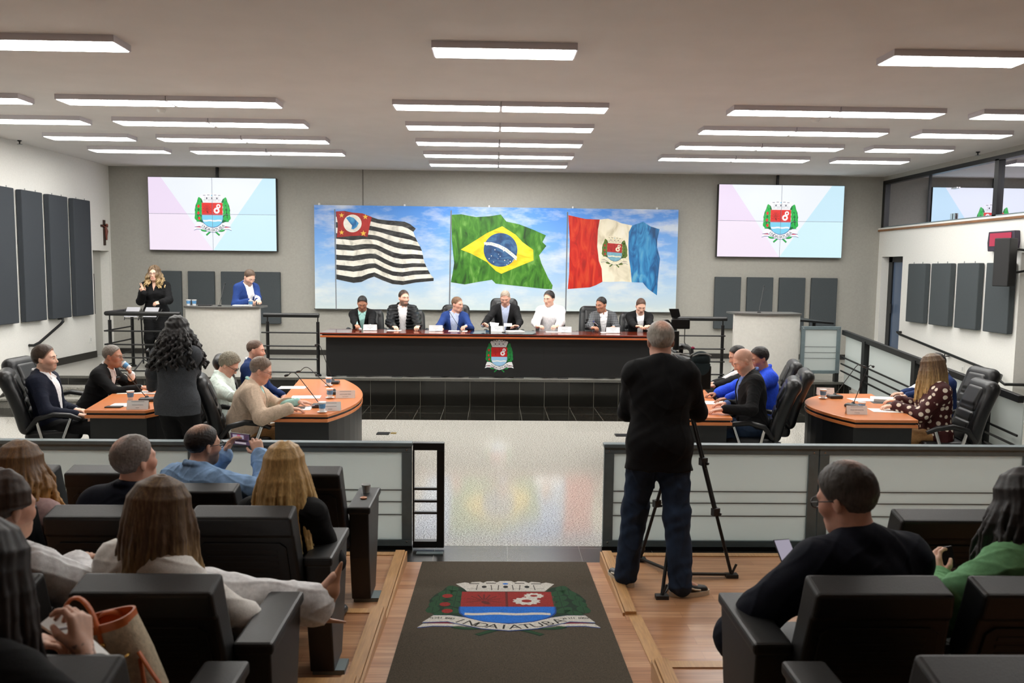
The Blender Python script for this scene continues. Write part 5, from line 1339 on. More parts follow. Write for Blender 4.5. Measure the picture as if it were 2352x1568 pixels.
    for it in wear:
        nm, m, kw = it[0], it[1], dict(it[2]) if len(it) > 2 else {}
        s2 = SDF(); sd = len(label)*7 % 23; am = kw.pop('amp', .003); ff = kw.pop('ff', 1.)
        if nm in ('jacket', 'blazer', 'puffer_jacket', 'cardigan'): jacket(s2, k, **kw)
        elif nm in ('shirt', 'blouse', 'sweater', 'top', 't_shirt'):
            o = kw.get('off', .008); torso(s2, k, o)
            sl = kw.get('sleeves', (.056, .046, .034))
            if kw.get('arms', True):
                for x in 'LR': arm(s2, k, x, sl, .004 if o < .012 else .007, kw.get('end', .01))
            if kw.get('hem'):
                for c in (-1, 1): s2.cap(k.L(c*.06, -.01, 0), k.L(c*.07, -.01, -kw['hem']), .118*S*k.w+o*.5, .122*S*k.w+o*.5, .06, flat=(k.T[1], .82))
            if kw.get('collar', True): collar(s2, k, kw.get('cr', .012))
            else: s2.cap(k.L(0, -.012, .48), k.L(0, -.008, .505), .066*S, .064*S, .02)
            if kw.get('v'):
                w0, zb, zt_ = kw['v']; hp, T = k.hip, k.T
                def cut(X, Y, Z):
                    q = [((X-hp[0])*T[i, 0]+(Y-hp[1])*T[i, 1]+(Z-hp[2])*T[i, 2])/S for i in range(3)]
                    return (np.maximum(np.abs(q[0])-np.maximum(0, w0*(q[2]-zb)/(zt_-zb)), .02-q[1])*S).astype('f4')
                s2.fn(cut, hp-.75*S, hp+.75*S, .004)
        elif nm in ('trousers', 'jeans'):
            s2.ell(k.L(0, -.01, .02), np.array([.168*k.w, .121*k.w, .125])*S+.004, k.T, .05)
            legs(s2, k, kw.get('r', (.088, .064, .05)), .004, kw.get('end', .03))
            if kw.get('flare'):
                for x in 'LR': s2.cap(k.kn[x]*.45+k.an[x]*.55, k.an[x]+nz(k.kn[x]-k.an[x])*.0, .06*S, .088*S, .03)
        elif nm in ('shoe', 'trainer', 'high_heel_shoe'):
            for x in 'LR':
                s2 = SDF(); d = k.toe[x]; dn = k.dn[x]; a = k.an[x]
                sd_ = np.cross(d, dn)
                if nm == 'high_heel_shoe':
                    s2.cap(a+dn*.05*S-d*.035*S, a+d*.07*S+dn*.055*S, .03*S, .032*S, .02); s2.cap(a+d*.07*S+dn*.055*S, a+d*.19*S+dn*.062*S, .031*S, .006*S, .02); s2.cap(a+dn*.06*S-d*.05*S, a+dn*.15*S-d*.04*S, .012*S, .005*S, .012)
                    s2.cap(a-dn*.02, a+d*.03+dn*.035, .034*S, .034*S, .004, 's')
                    part(nm, s2, m, .004); continue
                s2.cap(a+dn*.045*S-d*.035*S, a+d*.06*S+dn*.05*S, .034*S, .038*S, .02, flat=(sd_, .92)); s2.cap(a+d*.06*S+dn*.05*S, a+d*.155*S+dn*.056*S, .038*S, .028*S, .02)
                s2.cap(a-d*.012*S, a+dn*.03*S, .042*S, .038*S, .02)
                part(nm, s2, m, vox)
            continue
        elif nm == 'shirt_cuffs':
            for x in kw.get('which', 'LR'):
                e = nz(k.el[x]-k.wr[x]); s2.cap(k.wr[x]+e*.05, k.wr[x]+e*.004, .034*S, .033*S, .004)
            am = 0
        elif nm == 'scarf_collar': collar(s2, k, .016)
        disp = folds(am, sd, ff, .9) if am else None
        if 'quilt' in kw: pass
        if nm == 'puffer_jacket':
            zt, hp = k.zt, k.hip
            f0 = folds(.002, sd)
            disp = lambda X, Y, Z: (f0(X, Y, Z)-.012*np.abs(np.sin(((X-hp[0])*zt[0]+(Y-hp[1])*zt[1]+(Z-hp[2])*zt[2])*math.pi/.055))).astype('f4')+.006
        part(nm, s2, m, p.get('cvox', vox), disp)
    if p.get('glasses'): glasses(k, mat('spectacle frame %s' % p['glasses'], dict(dark=(20, 20, 22), thin=(120, 110, 100), brown=(60, 40, 34))[p['glasses']], .3), body, .0026 if p['glasses'] == 'dark' else .0016)
    return k
def cloth(n, c, rough=.85, noise=(60, .12), **kw): return mat('cloth '+n, c, rough, noise=noise, spec=.25, bump=kw.pop('bump', (280, .25)), **kw)
c_black = cloth('black suiting', (16, 16, 18)); c_blackr = cloth('charcoal suiting', (24, 24, 26)); c_navy = cloth('dark navy', (22, 27, 44)); c_navy2 = cloth('ink navy', (18, 22, 36))
c_blue = cloth('royal navy blue', (34, 60, 120)); c_blue2 = cloth('deep blue', (30, 50, 96)); c_white = cloth('white cotton', (236, 236, 238)); c_lblue = cloth('light blue cotton', (182, 194, 222))
c_mint = cloth('mint cotton', (166, 214, 208)); c_pmint = cloth('pale mint cotton', (214, 228, 220)); c_beige = cloth('beige linen', (202, 180, 158)); c_rblue = cloth('bright blue cotton', (44, 84, 226))
c_tweed = cloth('grey tweed', (70, 73, 78), noise=(180, .35)); c_denim = cloth('washed denim', (134, 166, 204), noise=(14, .3)); c_jeans = cloth('dark jeans', (36, 51, 73), noise=(10, .3)); c_pink = cloth('dusty pink', (190, 160, 158)); c_green = cloth('soft green', (120, 176, 126)); c_cream = cloth('off white tweed', (234, 231, 226), noise=(160, .1)); c_khaki = cloth('camel cotton', (168, 128, 84))
c_puff = cloth('black nylon', (22, 24, 26), .4, (60, .1)); c_midblue = cloth('mid blue cotton', (92, 118, 176))
m_shoe = mat('black leather shoe', (20, 20, 21), .4)
# checked cloth
m, nt, bs, v = mat_base('cloth grey check', .7, .3)
for_ = []
for ang in ((24, 0, 0), (0, 0, 22)):
    mp = N(nt, 'ShaderNodeMapping'); mp.inputs['Scale'].default_value = (ang[0], 0, ang[2]); nt.links.new(v, mp.inputs['Vector']); wv = N(nt, 'ShaderNodeTexWave', i_Scale=.5, bands_direction='X' if ang[0] else 'Z'); nt.links.new(mp.outputs['Vector'], wv.inputs['Vector']); for_.append(ramp(nt, [(.2, (44, 46, 48)), (.9, (112, 114, 118))], wv.outputs['Fac']))
nt.links.new(mixc(nt, 'MIX', .5, for_[0], for_[1]), bs.inputs['Base Color']); c_check = m
# polka dots
m, nt, bs, v = mat_base('cloth polka dot', .7, .3)
vo = N(nt, 'ShaderNodeTexVoronoi', i_Scale=15., i_Randomness=.45); nt.links.new(v, vo.inputs['Vector'])
nt.links.new(ramp(nt, [(.30, (226, 214, 196)), (.36, (64, 22, 22))], vo.outputs['Distance']), bs.inputs['Base Color']); c_dots = m
# ================================================================ the people, each placed where the photograph has them
ST = ZS; YT = 13.38
BLK = (30, 26, 24); DBR = (58, 42, 32); GRY = (132, 124, 116); LGR = (168, 162, 154)
def hw(px, py, Y): return ay(px, py, Y)
seatp = dict(floor=ST, vox=.006)
def sp(**k): d = dict(seatp); d.update(k); return d
suit = lambda j, s, **kw: [('shirt', s, dict(off=.008, cr=.012)), ('blazer', j, dict(kw)), ('shirt_cuffs', s), ('trousers', c_blackr), ('shoe', m_shoe)]
def dn(w, d=(0, 1, -.05), n=(0, 0, -1), curl=.45, **k): return dict(w=w, d=d, n=n, curl=curl, **k)
person('man in black blazer and mint shirt looking down, leftmost at the long desk', sp(top=(832, 681, YT), h=176, hh=172, hp=26, lean=10, skin='brown', hair=('short', dict(o=.008, top=.01)), hair_c=BLK,
    R=dn(hw(819, 749, 12.98), (-.35, 1, -.1), curl=.7), L=dn(hw(851, 749, 12.98), (.5, 1, -.1), (0, 0, -1), curl=.8), wear=suit(c_black, c_mint), s=.98))
person('bearded man in black quilted jacket over a white shirt at the long desk', sp(top=(928, 666, YT), h=174, hh=150, hp=2, lean=2, skin='light', hair=('short', dict(o=.009, top=.014)), hair_c=DBR, beard=((52, 36, 28), .8),
    R=dn(hw(903, 749, 12.95), (-.5, 1, -.1)), L=dn(hw(962, 749, 12.95), (.3, 1, -.15), curl=.5), w=1.06, wear=[('shirt', c_white), ('puffer_jacket', c_puff, dict(off=.03, v=(.085, -.2, .53), open_=.055, lap=False, sleeves=(.072, .062, .05))), ('trousers', c_blackr), ('shoe', m_shoe)]))
person('man in blue blazer and light blue shirt turning to his left on stage', sp(top=(1052, 681, YT), h=182, hh=126, hp=6, lean=6, skin='ruddy', hair=('short', dict(o=.007, top=.008, line=.012)), hair_c=(112, 84, 62),
    R=dn(hw(1010, 751, 12.95), (-.1, 1, -.1)), L=dn(hw(1071, 749, 12.98), (.5, .9, -.1), curl=.7), wear=suit(c_blue, c_lblue, v=(.085, -.1, .53), open_=.05)))
person('older man in black suit reading papers, in the tall chair at the centre', sp(top=(1160, 668, YT), h=182, hh=186, hp=24, lean=5, skin='ruddy', hair=('short', dict(o=.005, top=.005, line=.016)), hair_c=(160, 146, 130), temples=((176, 170, 162), .5),
    R=dn(hw(1108, 748, 13.05), (-.5, .6, .25), (0, .6, -.6), curl=.6), L=dn(hw(1190, 749, 13.05), (.9, .5, .15), (0, .3, -1), curl=.55), wear=suit(c_black, c_lblue, v=(.08, .05, .53)), w=1.05))
person('dark-haired man in plain white shirt with clasped hands at the long desk', sp(top=(1260, 668, YT), h=178, hh=216, hp=8, lean=6, skin='light', hair=('short', dict(o=.013, top=.02)), hair_c=(34, 28, 26),
    R=dn(hw(1234, 749, 12.98), (-.75, .9, .05), (-.3, 0, -1), curl=.75), L=dn(hw(1280, 749, 12.98), (.75, .9, .05), (.4, 0, -1), curl=.75), w=1.08, wear=[('shirt', c_white, dict(off=.02, sleeves=(.066, .06, .045), amp=.004, end=.06)), ('trousers', c_blackr), ('shoe', m_shoe)]))
person('man in grey checked blazer writing with a blue pen at the long desk', sp(top=(1379, 682, YT), h=182, hh=224, hp=12, lean=8, skin='brown', hair=('short', dict(o=.007, top=.011)), hair_c=(24, 20, 20),
    R=dn(hw(1360, 752, 12.96), (-.7, .9, .05), (-.3, 0, -1), curl=.8), L=dn(hw(1410, 751, 12.98), (.6, .9, -.1), curl=.4), wear=suit(c_check, c_white, v=(.075, .0, .53))))
person('man in black jacket and white tee looking down, rightmost at the long desk', sp(top=(1474, 687, YT), h=180, hh=178, hp=26, lean=10, skin='light', hair=('short', dict(o=.006, top=.012)), hair_c=(84, 58, 44),
    R=dn(hw(1462, 749, 13.0), (-.7, .8, .1), curl=.7), L=dn(hw(1492, 749, 13.0), (.7, .8, .1), curl=.7), wear=[('t_shirt', c_white, dict(collar=False, arms=False)), ('blazer', c_black, dict(v=(.07, -.1, .53), open_=.05)), ('trousers', c_blackr), ('shoe', m_shoe)], w=1.04))
person('woman in black with long wavy blonde hair and glasses signing with two fingers', dict(top=(354, 611, 13.55), floor=ST, stand=1, h=172, hh=176, hp=0, lean=0, fem=1, w=1.1, vox=.006, skin='light', hair=('long', dict(n=90, length=.27, wave=.022, wf=13., amin=40, spread=.07, seed=4, front=.05, rad=(.011, .006))), hair_c=(96, 76, 56), tip_c=(206, 176, 124), s=.98,
    R=dict(w=hw(330, 672, 13.28), d=(.35, .25, .9), n=(-.5, .85, 0), curl=.1, fing=(.0, .1, 1.6, 1.6, .7), pole=(.35, -.2, -.9)), L=dict(w=hw(371, 694, 13.22), d=(.85, .3, -.15), n=(.2, -.6, -.7), curl=.55, pole=(-.5, -.1, -.9)), glasses='thin',
    wear=[('blouse', c_black, dict(off=.014, sleeves=(.066, .056, .046), v=(.045, .36, .53), hem=.14, cr=.01, amp=.004)), ('trousers', c_black, dict(r=(.105, .075, .06))), ('shoe', m_shoe)]))
person('man in royal blue blazer writing at the left pulpit', dict(top=(579, 622, 13.02), floor=ST, stand=1, h=132, hh=126, hp=34, lean=4, vox=.006, s=.94, skin='light', hair=('short', dict(o=.01, top=.014)), hair_c=(84, 66, 52), beard=((92, 70, 56), .55),
    R=dn(hw(572, 690, 12.86), (-.3, .9, -.25), curl=.6), L=dn(hw(592, 689, 12.80), (.3, .9, -.15), curl=.4), wear=suit(c_blue, c_white, v=(.085, -.05, .53), open_=.03)))
FL = 0.
kL1 = person('dark-haired bearded man in navy suit seated at the far left', dict(top=(101, 792, 8.1), floor=FL, h=84, hh=82, hp=-2, lean=-8, skin='light', hair=('short', dict(o=.012, top=.02)), hair_c=(62, 46, 36), beard=((70, 54, 46), .5), s=1.05,
    R=dn(hw(176, 952, 7.98), (-.2, 1, -.15), curl=.5), L=dn(hw(172, 940, 8.2), (.2, 1, -.1), curl=.5), wear=suit(c_navy, c_white, v=(.085, -.05, .53))))
kL2 = person('grey-haired man in black suit and glasses drinking from a water cup', dict(top=(260, 791, 8.95), floor=FL, h=88, hh=88, hp=4, lean=24, skin='brown', hair=('short', dict(o=.006, top=.007)), hair_c=(112, 104, 96), glasses='thin', vox=.0065,
    R=dn(az(322, 890, .80), (.0, 1, -.05), curl=.6), L=dict(w=hw(301, 858, 9.0), d=(.2, -.35, .9), n=(.2, -.9, -.2), curl=.75, pole=(-.5, .4, -.9)), wear=suit(c_black, c_white, v=(.08, .1, .53))))
person('woman with long curly black hair in grey tweed jacket standing with back turned', dict(top=(408, 729, 7.3), floor=FL, stand=1, h=6, hh=0, hp=4, lean=0, fem=1, s=.98, w=1.06, vox=.007, face=False, skin='tan', hair=('long', dict(n=150, length=.35, wave=.017, wf=24., amin=28, spread=.10, rad=(.011, .009), seed=9, out=.045)), hair_c=(22, 19, 20), hair_n=.004,
    L=dict(w=hw(348, 893, 7.62), d=(.1, 1, -.1), curl=.5, pole=(-1, -.5, -.6)), R=dict(w=hw(438, 880, 7.65), d=(-.4, 1, 0), curl=.6, pole=(1, -.4, -.5)),
    wear=[('jacket', c_tweed, dict(off=.022, hem=.1, v=None, sleeves=(.062, .054, .042))), ('trousers', c_black, dict(r=(.1, .07, .06))), ('shoe', m_shoe)]))
kL4 = person('man in beige blazer and glasses leaning over his desk', dict(top=(610, 821, 7.85), floor=FL, h=76, hh=78, hp=20, lean=12, skin='ruddy', w=1.18, belly=.05, s=1.03, vox=.0065, hair=('short', dict(o=.009, top=.012)), hair_c=(118, 100, 86), temples=((150, 142, 136), .7), glasses='brown',
    R=dn(az(664, 938, .80), (-.1, 1, -.1), curl=.35), L=dn(az(684, 922, .80), (.0, 1, -.12), curl=.25), wear=[('shirt', c_mint), ('blazer', c_beige, dict(v=(.08, -.1, .53), open_=.03, amp=.005, sleeves=(.072, .062, .048))), ('trousers', c_khaki), ('shoe', m_shoe)]))
kL3 = person('man with wavy grey hair and dark glasses in pale mint shirt looking down', dict(top=(541, 815, 8.65), floor=FL, h=86, hh=88, hp=34, lean=2, skin='ruddy', vox=.0068, hair=('short', dict(o=.02, top=.024)), hair_c=(136, 130, 114), hair_n=.007, glasses='dark', R=dn(az(560, 930, .78)), w=1.06,
    wear=[('shirt', c_pmint, dict(off=.02, amp=.005, sleeves=(.066, .06, .045))), ('trousers', c_blackr), ('shoe', m_shoe)]))
kL5 = person('bearded man in blue suit behind the pale mint shirt', dict(top=(589, 779, 9.5), floor=FL, h=92, hh=90, hp=4, lean=-2, skin='ruddy', vox=.0068, hair=('short', dict(o=.004, top=.003, line=.012)), hair_c=(96, 76, 64), beard=((110, 76, 58), .5), wear=suit(c_blue2, c_white)))
kR1 = person('bald bearded man in dark jacket looking down at the right desk', dict(top=(1694, 802, 7.95), floor=FL, h=274, hh=270, hp=28, lean=4, skin='ruddy', vox=.0065, s=1.03, hair=None, scalp=((150, 112, 92), .35), beard=((166, 150, 140), .55),
    R=dn(az(1668, 926, .80), (.1, 1, -.1)), L=dn(az(1662, 940, .80), (.05, 1, -.12), curl=.3), w=1.08, wear=[('shirt', c_midblue), ('blazer', c_black, dict(v=(.075, .05, .53))), ('trousers', c_jeans), ('shoe', m_shoe)]))
kR2 = person('man with cropped black hair in bright blue shirt behind the bald man', dict(top=(1738, 797, 8.6), floor=FL, h=270, hh=262, hp=16, lean=6, skin='brown', hair=('short', dict(o=.01, top=.013)), hair_c=(32, 27, 26),
    R=dn(az(1648, 903, .80), (.1, 1, -.1)), L=dn(az(1672, 916, .80), (.05, 1, -.1), curl=.3), wear=[('shirt', c_rblue, dict(off=.018, amp=.005, sleeves=(.066, .058, .046))), ('trousers', c_jeans), ('shoe', m_shoe)]))
kR3 = person('man in black jacket leaning forward, mostly hidden beyond the bald man', dict(top=(1686, 794, 9.45), floor=FL, h=272, hh=268, hp=20, lean=24, skin='tan', hair=('short', dict(o=.008, top=.008)), hair_c=BLK, R=dn(az(1640, 880, .82)), L=dn(az(1636, 888, .82)), wear=suit(c_black, c_white)))
kE1 = person('woman with long straight blonde hair in maroon polka dot blouse, turned away', dict(top=(2136, 816, 7.9), floor=FL, h=280, hh=318, hp=8, lean=2, fem=1, skin='light', vox=.0065, face=False, hair=('long', dict(n=100, length=.36, wave=.003, amin=42, spread=.03, seed=2, out=.03, rad=(.011, .004))), hair_c=(92, 70, 50), tip_c=(202, 168, 108), s=1.02, w=1.08,
    R=dn(az(2064, 920, .81), (.1, 1, 0), curl=.4), L=dn(az(2056, 932, .80), (.05, 1, -.05), curl=.5), wear=[('blouse', c_dots, dict(off=.022, sleeves=(.068, .064, .05), amp=.005, hem=.04)), ('trousers', c_khaki), ('shoe', m_shoe)]))
kE2 = person('man in navy suit hidden behind the polka dot blouse', dict(top=(2144, 811, 8.8), floor=FL, h=275, hh=275, hp=14, lean=8, skin='tan', hair=('short', dict(o=.009, top=.01)), hair_c=BLK, R=dn(az(2070, 905, .8)), L=dn(az(2074, 912, .8)), wear=suit(c_blue2, c_white)))
ch.location = (kL1.hip[0]-.0, kL1.hip[1]+.0, 0); ch.rotation_euler = (0, 0, R(-63))
for k_, h_, back, lab in ((kL2, 92, .40, 'behind the man drinking at the left desk'), (kL3, 72, .0, 'of the grey-haired man in the pale shirt'), (kL4, 72, .0, 'of the man in the beige blazer'), (kL5, 74, .0, 'of the bearded man in blue suit'),
                    (kR1, 289, .0, 'of the bald man in dark jacket'), (kR2, 286, .0, 'of the man in the bright blue shirt'), (kR3, 284, .0, 'of the hidden man at the right desk'), (kE1, 278, .06, 'of the woman in the polka dot blouse'), (kE2, 268, .04, 'of the man behind the polka dot blouse')):
    f_, _ = heading(h_); chair(k_.hip[0]-f_[0]*back, k_.hip[1]-f_[1]*back, 0, h_, 'black leather office chair '+lab)
# the cameraman
P1 = PZ[0]
person('grey-haired cameraman standing in black jacket, jeans and skate shoes', dict(top=(1517, 737, 5.14), floor=P1, stand=1, h=8, hh=2, hp=6, lean=3, vox=.0065, s=1.0, w=1.06, face=False, skin='ruddy', hair=('short', dict(o=.013, top=.014)), hair_c=(140, 132, 122), temples=((196, 190, 184), .9), crown=((0.004, -.075, .105), .05, .8), hair_n=.0022,
    L=dict(w=hw(1478, 935, 5.42), d=(.3, 1, .2), curl=.8, pole=(-.55, -.5, -.9)), R=dict(w=hw(1600, 936, 5.40), d=(.05, .5, .85), n=(-.8, .3, 0), curl=.7, pole=(.25, -.5, -1)),
    legs=dict(L=dict(a=(.885, 5.10, P1+.085), toe=(-.55, .8, 0)), R=dict(a=(1.20, 4.92, P1+.085), toe=(.9, .25, 0))),
    wear=[('jacket', c_black, dict(off=.026, hem=.16, v=None, sleeves=(.062, .052, .042), amp=.004)), ('jeans', c_jeans, dict(r=(.1, .078, .068), end=-.02, amp=.006)), ('trainer', m_shoe)]))
# audience
person('woman with wavy brown hair in dusty pink blazer, second row at far left', dict(top=(48, 1019, 3.98), floor=PZ[1], h=4, hh=8, hp=4, lean=4, fem=1, face=False, skin='light', vox=.0065, hair=('long', dict(n=100, length=.29, wave=.016, amin=48, spread=.06, seed=5, out=.03, rad=(.011, .006))), hair_c=(98, 70, 44), tip_c=(206, 148, 72),
    R=dict(w=hw(146, 1232, 4.06), d=(-.2, .8, .3), curl=.6, pole=(1, -.3, -.8)), wear=[('blazer', c_pink, dict(v=None)), ('trousers', c_blackr), ('shoe', m_shoe)]))
person('grey-haired man with balding crown in navy sweater looking up to the right', dict(top=(303, 999, 3.96), floor=PZ[1], h=6, hh=32, hp=-6, lean=2, s=1.02, w=1.1, vox=.006, skin='ruddy', hair=('short', dict(o=.012, top=.014)), hair_c=(112, 102, 96), temples=((158, 152, 152), .8), crown=((-.035, -.062, .105), .05, .8), hair_n=.0022,
    wear=[('sweater', c_navy2, dict(off=.024, cr=.014, sleeves=(.07, .06, .046))), ('trousers', c_blackr), ('shoe', m_shoe)]))
kA3 = person('balding bearded man with glasses in denim shirt filming with raised phone', dict(top=(468, 973, 4.95), floor=PZ[0], h=22, hh=40, hp=2, lean=2, s=1.03, w=1.06, vox=.0055, skin='tan', hair=('short', dict(o=.009, top=.008)), hair_c=(34, 28, 26), crown=((-.012, -.035, .12), .062, .9), beard=((40, 36, 36), .85), glasses='dark',
    L=dict(w=hw(515, 1042, 5.2), d=(.35, .35, .9), n=(.85, .2, -.3), curl=.35, fing=(.45, .5, .55, .6, .2), spread=.25, pole=(-.8, -.3, -.9)), R=dict(w=hw(597, 1045, 5.14), d=(-.5, .25, .8), n=(-.6, .6, -.1), curl=.5, fing=(.5, .55, .6, .65, .3), pole=(.9, -.2, -.9)),
    wear=[('shirt', c_denim, dict(off=.02, cr=.015, sleeves=(.072, .062, .05), amp=.006)), ('trousers', c_jeans), ('shoe', m_shoe)]))
person('woman with long straight blonde hair in black, second row', dict(top=(654, 1021, 3.95), floor=PZ[1], h=4, hh=6, hp=2, lean=2, fem=1, face=False, s=.98, vox=.0062, skin='light', hair=('long', dict(n=120, length=.47, wave=.004, amin=50, spread=.05, seed=6, out=.07, rad=(.011, .004))), hair_c=(172, 136, 84), tip_c=(238, 206, 140), tip0=.0,
    wear=[('blazer', c_black, dict(v=None)), ('trousers', c_black), ('shoe', m_shoe)]))
a5 = hw(718, 1388, 3.2)
person('woman with long ombre hair in white tweed jacket and white jeans, legs crossed', dict(top=(378, 1104, 2.98), floor=PZ[2], h=24, hh=42, hp=6, lean=2, side=4, fem=1, face=False, s=1.0, w=1.08, vox=.006, skin='light', hair=('long', dict(n=130, length=.36, wave=.006, amin=44, spread=.035, seed=8, out=.02, rad=(.011, .004))), hair_c=(98, 76, 58), tip_c=(222, 186, 126), tip0=-.06, glasses='thin',
    R=dict(w=hw(540, 1392, 3.16), d=(-.3, .9, 0), curl=.6, pole=(1, -.1, -.35)), L=dict(w=hw(420, 1400, 3.05), d=(.4, .8, -.1), curl=.5),
    legs=dict(L=dict(a=a5, pole=(-.1, .3, 1.2), toe=(.18, .25, .9))),
    wear=[('jacket', c_cream, dict(off=.026, hem=.05, v=None, sleeves=(.058, .052, .05), end=.0, amp=.006)), ('trousers', c_white, dict(r=(.1, .08, .07), flare=1, end=.06, amp=.007)), ('high_heel_shoe', mat('nude patent leather', (206, 156, 126), .3))]))
person('woman with tied back brown hair and white top at the left edge, third row', dict(top=(16, 1088, 2.96), floor=PZ[2], h=10, hh=26, hp=4, lean=4, fem=1, s=1.0, vox=.006, skin='tan', hair=('long', dict(n=60, length=.2, wave=0., amin=70, spread=.01, seed=3, tie=(0, -.15, -.02), rad=(.012, .012))), hair_c=(58, 42, 34), tip_c=(92, 66, 46),
    R=dict(w=hw(166, 1302, 3.12), d=(-.1, .9, .2), curl=.5, pole=(1, -.2, -.5)), L=dict(w=hw(40, 1340, 3.1), d=(.2, 1, 0)), wear=[('blouse', c_white, dict(off=.024, sleeves=(.078, .07, .055), amp=.006)), ('trousers', c_blackr), ('shoe', m_shoe)]))
kA7 = person('woman with long dark hair in black writing in a notebook, nearest at lower left', dict(top=(-34, 1204, 1.88), floor=PZ[3], h=16, hh=14, hp=14, lean=6, fem=1, face=False, s=1.0, tattoo=1, vox=.0045, cvox=.006, skin='light', hair=('long', dict(n=110, length=.42, wave=.004, amin=40, spread=.03, seed=12, out=.005, rad=(.011, .005))), hair_c=(26, 21, 22), tip_c=(40, 30, 28), clip=((-2.2, .9, .75), (0, 3, 3)),
    R=dict(w=hw(190, 1496, 2.0), d=(-.35, .3, .9), n=(-.8, -.1, -.3), curl=.8, fing=(.7, .85, .9, .95, .8), spread=.05, pole=(.9, -.2, -1)), L=dict(w=hw(20, 1500, 2.1), d=(.7, .7, .2), curl=.6),
    wear=[('jacket', c_black, dict(off=.026, v=None, end=.085, sleeves=(.066, .06, .058)))]))
person('man with greying hair and dark glasses in navy blazer, nearest on the right', dict(top=(1926, 1061, 2.96), floor=PZ[2], h=-10, hh=-34, hp=16, lean=6, s=1.08, w=1.1, vox=.006, skin='ruddy', hair=('short', dict(o=.013, top=.016)), hair_c=(62, 56, 52), temples=((118, 112, 108), .6), crown=((.02, -.045, .118), .05, .5), hair_n=.0022, glasses='dark',
    L=dict(w=hw(1802, 1348, 3.18), d=(.3, .9, .3), curl=.6, pole=(-1, -.1, -.7)), R=dict(w=hw(1900, 1340, 3.2), d=(-.4, .9, .2), curl=.6),
    legs=dict(L=dict(a=hw(1765, 1630, 3.3), pole=(-.7, .5, .8)), R=dict(a=hw(1850, 1560, 3.5))), wear=[('blazer', c_navy2, dict(off=.028, v=None, sleeves=(.074, .066, .052), amp=.004)), ('trousers', c_navy2, dict(r=(.098, .075, .06))), ('shoe', m_shoe)]))
person('woman with long dark hair in soft green blouse holding a phone', dict(top=(2344, 1084, 2.96), floor=PZ[2], h=-14, hh=-22, hp=14, lean=4, fem=1, face=False, s=1.02, w=1.06, vox=.0062, skin='light', hair=('long', dict(n=100, length=.3, wave=.008, amin=44, spread=.06, seed=10, out=.03, rad=(.011, .004))), hair_c=(28, 22, 22),
    L=dict(w=hw(2158, 1335, 3.12), d=(.15, .6, .8), n=(.9, 0, -.2), curl=.5, pole=(-1, -.2, -.6)), R=dict(w=hw(2300, 1340, 3.1), d=(-.3, .9, .2)), wear=[('blouse', c_green, dict(off=.026, sleeves=(.078, .07, .056), amp=.006)), ('trousers', c_blackr), ('shoe', m_shoe)]))
person('person in white top bending forward, mostly hidden behind the dark-haired woman in green', dict(top=(2392, 1112, 4.0), floor=PZ[1], h=-10, hh=-10, hp=30, lean=20, s=1.0, face=False, skin='light', hair=('short', dict(o=.01, top=.012)), hair_c=(40, 32, 30), L=dict(w=hw(2250, 1240, 4.2), pole=(-1, .1, -.2)),
    wear=[('top', c_white, dict(off=.022, sleeves=(.072, .064, .05))), ('trousers', c_blackr), ('shoe', m_shoe)]))

# ---------------------------------------------------------------- soles of the cameraman's shoes
cm = [o for o in COL.objects if o.get('label', '').startswith('grey-haired cameraman')][0]
m_sole = mat('off white rubber', (206, 198, 180), .6)
b = MB()
for a, td in (((.885, 5.10), (-.55, .8)), ((1.20, 4.92), (.9, .25))):
    f_, r_ = heading(8); d = nz(r_*td[0]+f_*td[1]); sd_ = np.cross(d, UP); pts = []
    for q in range(24):
        an = 2*math.pi*q/24; u = math.cos(an); v = math.sin(an); pts.append(np.array([a[0], a[1], P1+.001])+d*(.06+.135*u)+sd_*v*.044*(1.05-.1*u))
    b.prism([p-np.array(cm.location) for p in pts], (0, 0, .03), m_sole)
o = b.build('shoe_sole', cm)
b = MB()
for a, td in (((.885, 5.10), (-.55, .8)), ((1.20, 4.92), (.9, .25))):
    f_, r_ = heading(8); d = nz(r_*td[0]+f_*td[1]); sd_ = np.cross(d, UP)
    for s in (-1, 1):
        b = MB(); c = np.array([a[0], a[1], P1])-np.array(cm.location)
        b.tube([c-d*.02+sd_*s*.043+UP*.05, c+d*.03+sd_*s*.045+UP*.07, c+d*.08+sd_*s*.043+UP*.05, c+d*.12+sd_*s*.036+UP*.042], .006, m_sole, 6); b.build('shoe_stripe', cm)
# stockinged detail: heel of the nude shoe
k5 = [o for o in COL.objects if o.get('label', '').startswith('woman with long ombre')][0]

# ================================================================ things held in hands
def hold(lab, nm, cat, build, at):
    t = thing(nm, lab, cat, at); build(t); return t
def phone(at, right, up, lab, w=.15, h=.075, screen=None, cols=None):
    at = np.asarray(at, float); rx = nz(right); uz = nz(np.asarray(up, float)-rx*(np.asarray(up, float)@rx)); nn = np.cross(rx, uz)
    t = thing('mobile_phone', lab, 'phone', at, 0, 'phones held in hands')
    b = MB(); c = [rx*sx*w/2+uz*sz*h/2 for sx, sz in ((-1, -1), (1, -1), (1, 1), (-1, 1))]
    b.prism([p-nn*.004 for p in c], tuple(nn*.008), mat('dark phone case', (26, 28, 38), .35)); b.build('case', t, bevel=.003)
    b = MB(); off = nn*.0046; b.poly([p*.94+off for p in c], mat('phone screen %d' % (screen or (16,))[0], screen or (16, 16, 20), .08, emit=.5 if screen else 0))
    if cols:
        for (u0, v0, u1, v1, cc) in cols: b.poly([rx*u*w*.94+uz*v*h*.94+nn*.0052 for u, v in ((u0, v0), (u1, v0), (u1, v1), (u0, v1))], mat('phone picture %d %d %d' % cc, cc, .2, emit=.6))
    b.build('screen', t); return t
f40, r40 = heading(24)
